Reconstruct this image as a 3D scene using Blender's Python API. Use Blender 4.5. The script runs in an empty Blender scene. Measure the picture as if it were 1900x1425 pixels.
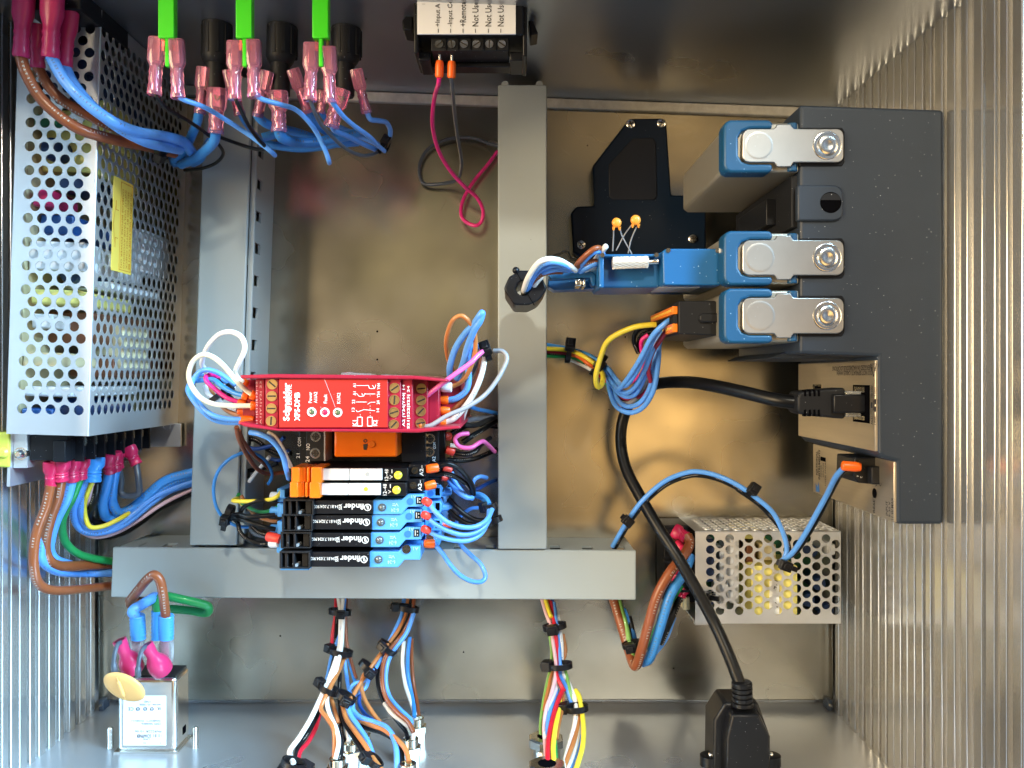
import bpy, math, random
from mathutils import Vector, Matrix
random.seed(7)
SC = bpy.context.scene
COL = SC.collection
MM = 0.001
D0, FPX, CU, CV = 450.0, 1620.0, 950.0, 700.0     # lens height above the back panel (mm) and focal length in photo pixels

# ---------------------------------------------------------------- camera, world, lamps, exposure
cam_d = bpy.data.cameras.new("camera")
cam = bpy.data.objects.new("camera", cam_d); COL.objects.link(cam)
cam.location = (0, 0, D0*MM); cam.rotation_euler = (0, 0, 0)
cam_d.sensor_fit = 'HORIZONTAL'; cam_d.sensor_width = 36.0
cam_d.lens = FPX/1900*36.0; cam_d.shift_y = -12.5/1900
cam_d.clip_start = 0.01; cam_d.clip_end = 50
SC.camera = cam

world = bpy.data.worlds.new("World"); SC.world = world; world.use_nodes = True
wn = world.node_tree.nodes; wlk = world.node_tree.links; bg = wn['Background']
# a room seen from inside the box: cool daylight on one side, warm lamplight on the other, dimmer overhead
tcw = wn.new('ShaderNodeTexCoord'); sepw = wn.new('ShaderNodeSeparateXYZ'); wlk.new(tcw.outputs['Generated'], sepw.inputs[0])
side = wn.new('ShaderNodeMath'); side.operation = 'MULTIPLY_ADD'; side.inputs[1].default_value = -0.55; side.inputs[2].default_value = 0.5; wlk.new(sepw.outputs['X'], side.inputs[0])
sy_ = wn.new('ShaderNodeMath'); sy_.operation = 'MULTIPLY_ADD'; sy_.inputs[1].default_value = -0.28; ab_ = wn.new('ShaderNodeMath'); ab_.operation = 'ABSOLUTE'; wlk.new(sepw.outputs['Y'], ab_.inputs[0]); wlk.new(ab_.outputs[0], sy_.inputs[0]); wlk.new(side.outputs[0], sy_.inputs[2])
rampw = wn.new('ShaderNodeValToRGB'); wlk.new(sy_.outputs[0], rampw.inputs[0])
e = rampw.color_ramp.elements; e[0].position = 0.10; e[0].color = (0.85,1.15,1.60,1); e[1].position = 0.85; e[1].color = (0.62,0.46,0.27,1)
m_ = e.new(0.48); m_.color = (0.27,0.30,0.33,1)
zr = wn.new('ShaderNodeMapRange'); zr.inputs['From Min'].default_value = 0.60; zr.inputs['From Max'].default_value = 1.0; zr.inputs['To Min'].default_value = 1.0; zr.inputs['To Max'].default_value = 0.22
wlk.new(sepw.outputs['Z'], zr.inputs['Value'])
yr = wn.new('ShaderNodeMapRange'); yr.inputs['From Min'].default_value = -0.75; yr.inputs['From Max'].default_value = 0.6; yr.inputs['To Min'].default_value = 0.30; yr.inputs['To Max'].default_value = 1.0
wlk.new(sepw.outputs['Y'], yr.inputs['Value'])
ml = wn.new('ShaderNodeMath'); ml.operation = 'MULTIPLY'; wlk.new(zr.outputs[0], ml.inputs[0]); wlk.new(yr.outputs[0], ml.inputs[1])
nw = wn.new('ShaderNodeTexNoise'); nw.inputs['Scale'].default_value = 3.2; nw.inputs['Detail'].default_value = 1.0; wlk.new(tcw.outputs['Generated'], nw.inputs['Vector'])
nr_ = wn.new('ShaderNodeMapRange'); nr_.inputs['From Min'].default_value = 0.32; nr_.inputs['From Max'].default_value = 0.68; nr_.inputs['To Min'].default_value = 0.10; nr_.inputs['To Max'].default_value = 1.0
wlk.new(nw.outputs['Fac'], nr_.inputs['Value'])
m3_ = wn.new('ShaderNodeMath'); m3_.operation = 'MULTIPLY'; wlk.new(ml.outputs[0], m3_.inputs[0]); wlk.new(nr_.outputs[0], m3_.inputs[1])
wlk.new(rampw.outputs['Color'], bg.inputs[0]); wlk.new(m3_.outputs[0], bg.inputs[1])

def area(name, loc, target, size, power, colour, shape='DISK', size_y=None):
    d = bpy.data.lights.new(name, 'AREA'); d.shape = shape; d.size = size
    if size_y: d.size_y = size_y
    d.energy = power; d.color = colour
    o = bpy.data.objects.new(name, d); COL.objects.link(o); o.location = loc
    o.rotation_euler = (Vector(target)-Vector(loc)).to_track_quat('-Z', 'Y').to_euler()
    return o
area('warm_ceiling_lamp', (0.18, 0.78, 1.30), (0.02, 0.0, 0), 0.10, 9.5, (1.0, 0.92, 0.74))
area('warm_ceiling_lamp', (0.30, -0.12, 1.30), (0.05, 0.0, 0), 0.40, 0.85, (1.0, 0.60, 0.20))
area('warm_ceiling_lamp', (-0.15, 0.20, 1.30), (0.0, 0.0, 0), 0.30, 0.17, (1.0, 0.80, 0.42))
area('warm_room_lamp', (-0.80, 0.10, 0.80), (0.10, -0.02, 0.05), 0.6, 16.0, (1.0, 0.76, 0.46))
area('cool_window', (1.14, 0.80, 0.70), (-0.14, -0.08, 0.05), 1.0, 132.0, (0.46, 0.76, 1.0), 'RECTANGLE', 0.7)
SC.view_settings.view_transform = 'Standard'; SC.view_settings.look = 'None'
SC.view_settings.exposure = 0.18; SC.view_settings.gamma = 1.0
SC.render.resolution_x = 1024; SC.render.resolution_y = 768
try:
    SC.cycles.max_bounces = 10; SC.cycles.transmission_bounces = 8; SC.cycles.use_denoising = True
    SC.cycles.sample_clamp_indirect = 6.0
except Exception: pass

# ---------------------------------------------------------------- helpers
def S(z): return FPX/(D0-z)
def at(u, v, z): s = S(z); return Vector(((u-CU)/s, (CV-v)/s, z))
ZM = {'P':(0,0,1),'A':(0,0,3.8),'B':(400,0,3.8),'C':(700,0,3.8),'D':(1000,150,3.8),'E':(1400,150,3.8),'F':(0,300,3.8),'G':(0,600,3.8),
 'H':(0,950,3.0),'I':(330,560,4.75),'J':(640,560,4.75),'K':(380,780,4.75),'L':(650,780,4.75),'M':(900,400,3.8),'N':(1300,400,3.8),
 'O':(1400,620,3.75),'Q':(1100,820,3.238),'R':(500,1080,4.13),'T':(880,1080,4.131),'U':(1200,1080,4.13),'V':(160,1040,3.7),
 'W':(0,760,3.958),'a1':(900,480,5.937),'a2':(1080,440,6.479),'a3':(420,680,7.917),'a4':(500,860,7.125),'a5':(680,860,7.125)}
def zc(k, x, y): o = ZM[k]; return (o[0]+x/o[2], o[1]+y/o[2])
def za(k, x, y, z): u, v = zc(k, x, y); return at(u, v, z)

class MB:
    def __init__(s): s.v = []; s.f = []
    def add(s, vs, fs):
        n = len(s.v); s.v += [Vector(p) for p in vs]; s.f += [tuple(i+n for i in f) for f in fs]; return s
    def hexa(s, b, t):      # 4 bottom + 4 top points
        return s.add(list(b)+list(t), [(3,2,1,0),(4,5,6,7),(0,1,5,4),(1,2,6,5),(2,3,7,6),(3,0,4,7)])
    def box(s, x0, y0, z0, x1, y1, z1):
        return s.hexa([(x0,y0,z0),(x1,y0,z0),(x1,y1,z0),(x0,y1,z0)], [(x0,y0,z1),(x1,y0,z1),(x1,y1,z1),(x0,y1,z1)])
    def cbox(s, c, sx, sy, sz, X=(1,0,0), Y=(0,1,0)):
        X = Vector(X).normalized(); Y = Vector(Y); Y = (Y-X*X.dot(Y)).normalized(); Z = X.cross(Y); c = Vector(c)
        q = [(-1,-1),(1,-1),(1,1),(-1,1)]
        return s.hexa([c+X*a*sx/2+Y*b*sy/2-Z*sz/2 for a,b in q], [c+X*a*sx/2+Y*b*sy/2+Z*sz/2 for a,b in q])
    def slab(s, u0, v0, u1, v1, zt, zb):
        a = at(min(u0,u1), max(v0,v1), zt); b = at(max(u0,u1), min(v0,v1), zt)
        return s.box(a.x, a.y, zb, b.x, b.y, zt)
    def prism(s, poly, zb, zt):
        a = sum(poly[i][0]*poly[(i+1)%len(poly)][1]-poly[(i+1)%len(poly)][0]*poly[i][1] for i in range(len(poly)))
        if a < 0: poly = poly[::-1]
        n = len(poly)
        return s.add([(p[0],p[1],zb) for p in poly]+[(p[0],p[1],zt) for p in poly],
                     [tuple(range(n-1,-1,-1)), tuple(range(n,2*n))]+[(i,(i+1)%n,n+(i+1)%n,n+i) for i in range(n)])
    def uvprism(s, uv, zt, zb, zm='P'):
        return s.prism([tuple(za(zm, x, y, zt)[:2]) for x, y in uv], zb, zt)
    def rings(s, rr, n=12, cap=True, close=False):
        # rr: list of (centre, A, B, sq)
        base = len(s.v)
        for c, A, B, sq in rr:
            for k in range(n):
                t = 2*math.pi*(k+0.5)/n; ct, st = math.cos(t), math.sin(t)
                if sq > 2:
                    m = (abs(ct)**sq+abs(st)**sq)**(-1.0/sq); ct *= m; st *= m
                s.v.append(c+A*ct+B*st)
        m = len(rr)
        for j in range(m if close else m-1):
            j2 = (j+1) % m
            for k in range(n):
                k2 = (k+1) % n
                s.f.append((base+j*n+k, base+j*n+k2, base+j2*n+k2, base+j2*n+k))
        if cap and not close:
            s.f.append(tuple(base+k for k in range(n-1,-1,-1)))
            s.f.append(tuple(base+(m-1)*n+k for k in range(n)))
        return s
    def cyl(s, p0, p1, r0, r1=None, n=16):
        return s.lathe(p0, p1, [(0,r0),(1,r0 if r1 is None else r1)], n)
    def lathe(s, p0, p1, prof, n=16, flat=1.0, W=None, sq=2):
        p0 = Vector(p0); p1 = Vector(p1); ax = (p1-p0)
        if W is None:
            W = Vector((0,0,1)).cross(ax)
            if W.length < 1e-6: W = Vector((1,0,0))
        W = Vector(W); d = ax.normalized(); W = (W-d*W.dot(d)).normalized(); T = d.cross(W)
        rr = []
        for p in prof:
            t, r = p[0], p[1]; fl = p[2] if len(p) > 2 else flat; q = p[3] if len(p) > 3 else sq
            rr.append((p0+ax*t, W*max(r,1e-4), T*max(r*fl,1e-4), q))
        return s.rings(rr, n)
    def tube(s, pts, r, n=8, close=False, cap=True):
        pts = [Vector(p) for p in pts]; m = len(pts); rr = []
        tang = []
        for i in range(m):
            a = pts[(i-1) % m] if (close or i > 0) else pts[i]; b = pts[(i+1) % m] if (close or i < m-1) else pts[i]
            tang.append((b-a).normalized())
        N = Vector((0,0,1)); N = N-tang[0]*N.dot(tang[0])
        if N.length < 1e-3: N = Vector((0,1,0)); N = N-tang[0]*N.dot(tang[0])
        N.normalize()
        for i in range(m):
            N = N-tang[i]*N.dot(tang[i]); N.normalize(); B = tang[i].cross(N)
            q = r[i] if isinstance(r, (list, tuple)) else r
            rr.append((pts[i], N*q, B*q, 2))
        return s.rings(rr, n, cap, close)
    def ball(s, c, rx, ry=None, rz=None, n=12, m=8, half=False):
        ry = ry or rx; rz = rz or rx; c = Vector(c); rr = []
        for j in range(m+1):
            t = (-math.pi/2 if not half else 0) + (math.pi if not half else math.pi/2)*j/m
            q = max(math.cos(t), 1e-3)
            rr.append((c+Vector((0,0,rz*math.sin(t))), Vector((rx*q,0,0)), Vector((0,ry*q,0)), 2))
        return s.rings(rr, n)
    def ringwall(s, c, ax, ro, ri, h, n=20, W=None):   # short hollow cylinder
        c = Vector(c); ax = Vector(ax).normalized()
        if W is None:
            W = Vector((0,0,1)).cross(ax)
            if W.length < 1e-6: W = Vector((1,0,0))
        W = Vector(W).normalized(); T = ax.cross(W); b = len(s.v)
        ro = ro if isinstance(ro, tuple) else (ro, ro); ri = ri if isinstance(ri, tuple) else (ri, ri)
        for o, (ra, rb) in ((-h/2, ro), (h/2, ro), (h/2, ri), (-h/2, ri)):
            for k in range(n):
                t = 2*math.pi*(k+.5)/n; s.v.append(c+ax*o+W*ra*math.cos(t)+T*rb*math.sin(t))
        for j in range(4):
            for k in range(n):
                s.f.append((b+j*n+k, b+j*n+(k+1)%n, b+((j+1)%4)*n+(k+1)%n, b+((j+1)%4)*n+k))
        return s
    def xf(s, fn): s.v = [Vector(fn(p)) for p in s.v]; return s
    def rotz(s, c, a):
        ca, sa = math.cos(a), math.sin(a)
        return s.xf(lambda p: (c[0]+(p.x-c[0])*ca-(p.y-c[1])*sa, c[1]+(p.x-c[0])*sa+(p.y-c[1])*ca, p.z))

ORG = {}
def mesh_obj(name, mb, mat, origin, smooth=35, bevel=0.0, seg=2):
    me = bpy.data.meshes.new(name)
    me.from_pydata([tuple((p-origin)*MM) for p in mb.v], [], mb.f); me.update()
    if smooth:
        me.polygons.foreach_set('use_smooth', [True]*len(me.polygons))
        me.set_sharp_from_angle(angle=math.radians(smooth))
    me.materials.append(M[mat])
    o = bpy.data.objects.new(name, me); COL.objects.link(o)
    if bevel:
        b = o.modifiers.new('bevel', 'BEVEL'); b.width = bevel*MM; b.segments = seg; b.limit_method = 'ANGLE'; b.angle_limit = math.radians(40)
        b.harden_normals = False
    return o
def bounds(mb):
    xs = [p.x for p in mb.v]; ys = [p.y for p in mb.v]; zs = [p.z for p in mb.v]
    return Vector(((min(xs)+max(xs))/2, (min(ys)+max(ys))/2, min(zs)))
def tag(o, label=None, cat=None, group=None, kind=None):
    if label: o['label'] = label
    if cat: o['category'] = cat
    if group: o['group'] = group
    if kind: o['kind'] = kind
    return o
def thing(name, label, cat, base, group=None):
    o = bpy.data.objects.new(name, None); COL.objects.link(o); o.empty_display_size = 0.01
    o.location = Vector(base)*MM; ORG[o.name] = Vector(base)
    return tag(o, label, cat, group)
def solo(name, mb, mat, label, cat, group=None, smooth=35, bevel=0.0):
    org = bounds(mb); o = mesh_obj(name, mb, mat, org, smooth, bevel); o.location = org*MM; ORG[o.name] = org
    return tag(o, label, cat, group)
def struct(name, mb, mat, bevel=0.0, smooth=35):
    org = bounds(mb); o = mesh_obj(name, mb, mat, org, smooth, bevel); o.location = org*MM; ORG[o.name] = org
    return tag(o, kind='structure')
def part(name, mb, mat, parent, bevel=0.0, smooth=35, label=None, kind=None, seg=2):
    o = mesh_obj(name, mb, mat, ORG[parent.name], smooth, bevel, seg); o.parent = parent; ORG[o.name] = ORG[parent.name]
    if label: o['label'] = label
    if kind: o['kind'] = kind
    return o

TEXTS = []
def text3(s, org, xd, yd, w, h, mat, parent, bold=0.0, name='lettering', align='C', space=1.0):
    TEXTS.append((s, Vector(org), Vector(xd).normalized(), Vector(yd).normalized(), w, h, mat, parent, bold, name, align, space))
def text(s, u, v, z, hpx, wpx, rot, mat, parent, bold=0.0, zoom='P', name='lettering', align='C'):
    o = ZM[zoom]; c = za(zoom, u, v, z); k = 1.0/(o[2]*S(z))
    a = math.radians(rot); X = Vector((math.cos(a), math.sin(a), 0)); Y = Vector((-math.sin(a), math.cos(a), 0))
    text3(s, c, X, Y, wpx*k if wpx else None, hpx*k, mat, parent, bold, name, align)
def flush_text():
    made = []
    for i, t in enumerate(TEXTS):
        c = bpy.data.curves.new('tmp_text', 'FONT'); c.body = t[0]; c.resolution_u = 2; c.offset = t[8]; c.space_line = 0.9
        o = bpy.data.objects.new('tmp_text', c); COL.objects.link(o); made.append(o)
    bpy.context.view_layer.update()
    dg = bpy.context.evaluated_depsgraph_get()
    for o, t in zip(made, TEXTS):
        me = bpy.data.meshes.new_from_object(o.evaluated_get(dg))
        (s, org, xd, yd, w, h, mat, parent, bold, name, align, space) = t
        vs = [v.co.copy() for v in me.vertices]
        if vs:
            x0 = min(v.x for v in vs); x1 = max(v.x for v in vs); y0 = min(v.y for v in vs); y1 = max(v.y for v in vs)
            sy = h/max(y1-y0, 1e-6); sx = (w/max(x1-x0, 1e-6)) if w else sy
            cx = (x0+x1)/2 if align == 'C' else x0; cy = (y0+y1)/2
            po = ORG[parent.name]
            for v in me.vertices:
                v.co = (org+xd*((v.co.x-cx)*sx)+yd*((v.co.y-cy)*sy)-po)*MM
            me.materials.clear(); me.materials.append(M[mat]); me.name = name
            q = bpy.data.objects.new(name, me); COL.objects.link(q); q.parent = parent
        c = o.data; bpy.data.objects.remove(o); bpy.data.curves.remove(c)

# ---------------------------------------------------------------- materials
M = {}
def mat(name, col, rough=0.45, metal=0.0, trans=0.0, specks=0.0, var=0.0, bump=0.0, bscale=400.0, rvar=0.0, stretch=None, coat=0.0,
        emit=0.0, vscale=60.0, sss=0.0, aniso=0.0, alpha=1.0, spec=0.5, speck_scale=420.0, speck_col=(0.62,0.66,0.70), ior=1.45):
    m = bpy.data.materials.new(name); m.use_nodes = True; nt = m.node_tree; b = nt.nodes['Principled BSDF']
    b.inputs['Base Color'].default_value = (*col, 1); b.inputs['Roughness'].default_value = rough; b.inputs['Metallic'].default_value = metal
    b.inputs['Transmission Weight'].default_value = trans; b.inputs['Coat Weight'].default_value = coat; b.inputs['IOR'].default_value = ior
    b.inputs['Specular IOR Level'].default_value = spec; b.inputs['Alpha'].default_value = alpha
    if sss: b.inputs['Subsurface Weight'].default_value = sss; b.inputs['Subsurface Scale'].default_value = 0.002
    if aniso: b.inputs['Anisotropic'].default_value = aniso
    if emit: b.inputs['Emission Color'].default_value = (*col, 1); b.inputs['Emission Strength'].default_value = emit
    N = nt.nodes.new; L = nt.links.new
    if var or rvar or bump or specks:
        tc = N('ShaderNodeTexCoord'); src = tc.outputs['Object']
    colsock = None
    if var:
        mp = N('ShaderNodeMapping'); L(src, mp.inputs[0])
        if stretch: mp.inputs['Scale'].default_value = stretch
        n = N('ShaderNodeTexNoise'); n.inputs['Scale'].default_value = vscale; n.inputs['Detail'].default_value = 3; n.inputs['Roughness'].default_value = 0.65
        L(mp.outputs[0], n.inputs['Vector'])
        r = N('ShaderNodeMapRange'); r.inputs['From Min'].default_value = 0.1; r.inputs['From Max'].default_value = 0.9
        r.inputs['To Min'].default_value = 1-var; r.inputs['To Max'].default_value = 1+var*0.6
        L(n.outputs['Fac'], r.inputs['Value'])
        mx = N('ShaderNodeMix'); mx.data_type = 'RGBA'; mx.blend_type = 'MULTIPLY'; mx.inputs['Factor'].default_value = 1
        mx.inputs['A'].default_value = (*col, 1); L(r.outputs[0], mx.inputs['B']); colsock = mx.outputs['Result']
    if specks:
        vo = N('ShaderNodeTexVoronoi'); vo.inputs['Scale'].default_value = speck_scale; L(src, vo.inputs['Vector'])
        no = N('ShaderNodeTexNoise'); no.inputs['Scale'].default_value = 90; L(src, no.inputs['Vector'])
        th = N('ShaderNodeMath'); th.operation = 'MULTIPLY'; th.inputs[1].default_value = specks; L(no.outputs['Fac'], th.inputs[0])
        lt = N('ShaderNodeMath'); lt.operation = 'LESS_THAN'; L(vo.outputs['Distance'], lt.inputs[0]); L(th.outputs[0], lt.inputs[1])
        sc = N('ShaderNodeMath'); sc.operation = 'MULTIPLY'; sc.inputs[1].default_value = 0.7; L(lt.outputs[0], sc.inputs[0])
        m2 = N('ShaderNodeMix'); m2.data_type = 'RGBA'; L(sc.outputs[0], m2.inputs['Factor'])
        if colsock: L(colsock, m2.inputs['A'])
        else: m2.inputs['A'].default_value = (*col, 1)
        m2.inputs['B'].default_value = (*speck_col, 1); colsock = m2.outputs['Result']
    if colsock: L(colsock, b.inputs['Base Color'])
    if rvar:
        n2 = N('ShaderNodeTexNoise'); n2.inputs['Scale'].default_value = 22; n2.inputs['Detail'].default_value = 2; L(src, n2.inputs['Vector'])
        r2 = N('ShaderNodeMapRange'); r2.inputs['From Min'].default_value = 0.15; r2.inputs['From Max'].default_value = 0.85
        r2.inputs['To Min'].default_value = max(0.03, rough-rvar); r2.inputs['To Max'].default_value = rough+rvar
        L(n2.outputs['Fac'], r2.inputs['Value']); L(r2.outputs[0], b.inputs['Roughness'])
    if bump:
        mp2 = N('ShaderNodeMapping'); L(src, mp2.inputs[0])
        if stretch: mp2.inputs['Scale'].default_value = stretch
        n3 = N('ShaderNodeTexNoise'); n3.inputs['Scale'].default_value = bscale; n3.inputs['Detail'].default_value = 4; L(mp2.outputs[0], n3.inputs['Vector'])
        bp = N('ShaderNodeBump'); bp.inputs['Strength'].default_value = bump; bp.inputs['Distance'].default_value = 0.0003
        L(n3.outputs['Fac'], bp.inputs['Height']); L(bp.outputs[0], b.inputs['Normal'])
    M[name] = m; return m

mat('panel_aluminium', (0.48,0.455,0.385), 0.24, 1.0, var=0.40, rvar=0.10, specks=0.06, speck_scale=150, vscale=15, speck_col=(.12,.12,.12))
mat('wall_aluminium', (0.46,0.50,0.56), 0.30, 0.92, var=0.12, rvar=0.06, vscale=12)
mat('bottom_aluminium', (0.56,0.59,0.63), 0.30, 0.78, var=0.06, rvar=0.06, vscale=20)
mat('rib_aluminium', (0.74,0.74,0.73), 0.21, 0.88, var=0.03, rvar=0.04, vscale=60)
mat('lip_metal', (0.55,0.55,0.53), 0.5, 0.35, var=0.35, vscale=180)
mat('sheet_steel', (0.67,0.70,0.74), 0.40, 0.85, var=0.06, rvar=0.05, vscale=25)
mat('bright_metal', (0.78,0.77,0.74), 0.22, 1.0, rvar=0.05)
mat('tin_lead', (0.62,0.61,0.58), 0.38, 0.6)
mat('nickel', (0.62,0.58,0.48), 0.22, 1.0, rvar=0.06)
mat('latch_metal', (0.50,0.485,0.46), 0.36, 1.0, var=0.12, rvar=0.08, vscale=70, specks=0.12)
mat('duct_plastic', (0.33,0.37,0.375), 0.38, var=0.10, vscale=14, specks=0.05, speck_scale=120, speck_col=(.1,.1,.1), rvar=0.06, bump=0.03, bscale=900)
mat('chassis_plastic', (0.023,0.034,0.054), 0.46, specks=0.115, var=0.12, bump=0.15, bscale=2200, vscale=50, speck_scale=480)
mat('black_plastic', (0.007,0.008,0.011), 0.36, spec=0.3, specks=0.09, bump=0.05, bscale=1500, speck_scale=600)
mat('black_matte', (0.010,0.011,0.014), 0.5, spec=0.3, specks=0.10)
mat('dark_void', (0.003,0.003,0.004), 0.9, spec=0.0)
mat('navy_plate', (0.004,0.012,0.030), 0.34, spec=0.3, specks=0.07, bump=0.05, bscale=2500)
mat('navy_recess', (0.004,0.007,0.016), 0.42)
mat('module_blue', (0.007,0.072,0.17), 0.40, specks=0.17, bump=0.12, bscale=2000, speck_col=(.35,.55,.75))
mat('hood_blue', (0.010,0.105,0.28), 0.33, specks=0.16, bump=0.08, bscale=1800, speck_col=(.4,.6,.85))
mat('module_grey', (0.46,0.43,0.36), 0.42, 0.7, bump=0.05, bscale=1200)
mat('plate_brushed', (0.62,0.55,0.44), 0.34, 0.9, bump=0.15, bscale=1500, stretch=(1,1,0.05), var=0.1, vscale=400)
mat('relay_red', (0.31,0.008,0.030), 0.36, var=0.06, specks=0.09)
mat('relay_face', (0.41,0.018,0.014), 0.40, var=0.05, specks=0.10)
mat('brass', (0.55,0.36,0.15), 0.35, 0.9)
mat('slot_dark', (0.02,0.015,0.01), 0.6)
mat('white_print', (0.80,0.80,0.80), 0.5)
mat('pink_print', (0.72,0.42,0.46), 0.5)
mat('grey_print', (0.42,0.44,0.46), 0.5)
mat('wire_print', (0.42,0.38,0.34), 0.5)
mat('wire_print_dark', (0.12,0.20,0.36), 0.5)
mat('dark_print', (0.03,0.03,0.035), 0.5)
mat('blue_print', (0.45,0.70,0.95), 0.5)
mat('orange_print', (0.55,0.20,0.0), 0.5)
mat('white_label', (0.78,0.80,0.84), 0.45)
mat('strip_white', (0.80,0.82,0.84), 0.35, var=0.04, vscale=120)
mat('yellow_label', (0.80,0.60,0.10), 0.4)
mat('orange_plastic', (0.85,0.20,0.008), 0.34, sss=0.15)
mat('amber_case', (0.74,0.145,0.004), 0.25, sss=0.2, var=0.1)
mat('ferrule_orange', (0.85,0.13,0.008), 0.35, sss=0.2)
mat('ferrule_red', (0.75,0.06,0.035), 0.35, sss=0.2)
mat('socket_blue', (0.085,0.33,0.76), 0.42, var=0.03)
mat('socket_blue_deep', (0.03,0.16,0.50), 0.45)
mat('green_plastic', (0.05,0.62,0.012), 0.35, sss=0.2)
mat('pink_clear', (0.95,0.36,0.55), 0.10, trans=0.80, coat=0.5, ior=1.3)
mat('clear_plastic', (0.86,0.90,0.94), 0.12, trans=0.8, ior=1.35)
mat('terminal_red', (0.50,0.016,0.075), 0.33, bump=0.2, bscale=400)
mat('terminal_magenta', (0.50,0.025,0.115), 0.30, bump=0.1, bscale=300)
mat('terminal_blue', (0.05,0.28,0.72), 0.32, bump=0.25, bscale=400)
mat('copper', (0.80,0.42,0.22), 0.25, 1.0)
mat('yellow_green', (0.50,0.52,0.06), 0.4)
mat('pcb_cream', (0.66,0.58,0.36), 0.5, var=0.1)
mat('pcb_green', (0.01,0.13,0.06), 0.4)
mat('part_yellow', (0.82,0.74,0.22), 0.45)
mat('part_white', (0.75,0.78,0.82), 0.4)
mat('part_navy', (0.01,0.03,0.10), 0.3)
mat('part_blue', (0.015,0.09,0.33), 0.3)
mat('part_copper', (0.22,0.09,0.05), 0.35, 0.5)
mat('varistor', (0.72,0.40,0.13), 0.34, sss=0.1, bump=0.05, bscale=500)
mat('cap_orange', (0.80,0.30,0.04), 0.32)
mat('mouth_dark', (0.10,0.004,0.02), 0.6)
mat('tie_black', (0.006,0.006,0.008), 0.35, spec=0.3)
mat('led_yellow', (0.80,0.70,0.06), 0.25, sss=0.2)
mat('led_smoke', (0.10,0.12,0.13), 0.08, coat=1.0)
mat('led_green', (0.09,0.12,0.06), 0.2, coat=0.6)
for k, c in dict(lb=(0.10,0.32,0.84), bl=(0.035,0.24,0.68), tb=(0.045,0.27,0.74), db=(0.012,0.06,0.28), br=(0.25,0.068,0.022), ob=(0.46,0.17,0.05), bk=(0.005,0.0055,0.007),
                 wh=(0.78,0.78,0.76), cr=(0.80,0.78,0.62), rd=(0.55,0.012,0.03), mr=(0.32,0.012,0.04), gn=(0.012,0.26,0.07), lg=(0.20,0.42,0.10), yl=(0.86,0.70,0.05),
                 mg=(0.72,0.02,0.22), pk=(0.80,0.13,0.42), lp=(0.70,0.46,0.52), gy=(0.28,0.30,0.34), dg=(0.06,0.075,0.10), orr=(0.72,0.13,0.02)).items():
    mat('wire_'+k, c, 0.38, var=0.16, vscale=260, rvar=0.08, bump=0.03, bscale=900, coat=0.0 if k == 'bk' else 0.12, spec=0.3 if k == 'bk' else 0.5)

# ---------------------------------------------------------------- wires, terminals, ties
def crom(P, k=7):
    P = [Vector(p) for p in P]
    if len(P) < 3: return [P[0].lerp(P[-1], i/k) for i in range(k+1)]
    Q = [P[0]*2-P[1]]+P+[P[-1]*2-P[-2]]; out = []
    for i in range(1, len(Q)-2):
        p0, p1, p2, p3 = Q[i-1:i+3]
        for j in range(k):
            t = j/k
            out.append(0.5*((2*p1)+(p2-p0)*t+(2*p0-5*p1+4*p2-p3)*t*t+(3*p1-p0-3*p2+p3)*t**3))
    out.append(P[-1]); return out
def pz(zoom, pts): return [za(zoom, *p) for p in pts]
PRINT = {'br':'wire_print','lb':'wire_print_dark','tb':'wire_print_dark','bk':'wire_print','wh':'wire_print_dark','cr':'wire_print_dark','gy':'wire_print'}
PRNG = random.Random(3)
def wire(label, col, r, zoom, pts, group=None, name='wire', k=7):
    P = pz(zoom, pts) if zoom else pts
    C = crom(P, k)
    w = solo(name, MB().tube(C, r, 9), 'wire_'+col, label, 'wire' if name == 'wire' else 'cable', group, smooth=60)
    if col in PRINT and r >= 0.9 and (r >= 1.9 or PRNG.random() < .45):      # printed type markings along the insulation
        mb = MB(); acc = 0.0; side = PRNG.uniform(-.7,.7); nxt = PRNG.uniform(1,6); run = PRNG.randint(4,12)
        for p, q in zip(C, C[1:]):
            d = q-p; L = d.length
            if L < 1e-6: continue
            t = d/L; n = Vector((0,0,1)); n = n-t*n.dot(t)
            if n.length < .5: acc += L; continue
            n.normalize(); b = t.cross(n); n2 = (n*math.cos(side)+b*math.sin(side)); b2 = t.cross(n2)
            while acc+L > nxt:
                c = p+t*max(0.0, nxt-acc); ln_ = PRNG.uniform(.35,.8)*min(1.3, r*.7); h = r*.38
                mb.cbox(c+n2*(r*.985), ln_*.5, h, r*.06, t, b2)
                if PRNG.random() < .6: mb.cbox(c+n2*(r*.985)+b2*h*.4*PRNG.choice((-1,1)), ln_, h*.22, r*.06, t, b2)
                run -= 1
                if run <= 0: run = PRNG.randint(4,12); nxt += PRNG.uniform(5,9)
                else: nxt += ln_+PRNG.uniform(.25,.5)*r*.7
            acc += L
        if mb.v: part('printed_marking', mb, PRINT[col], w, kind='stuff')
    return w
def ferrule(parent, p0, p1, r, m='ferrule_orange', name='ferrule'):
    return part(name, MB().lathe(p0, p1, [(0,r*.75),(.06,r*.97),(.1,r),(.75,r),(.92,r*.9),(1,r*.8)], 14), m, parent)
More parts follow.
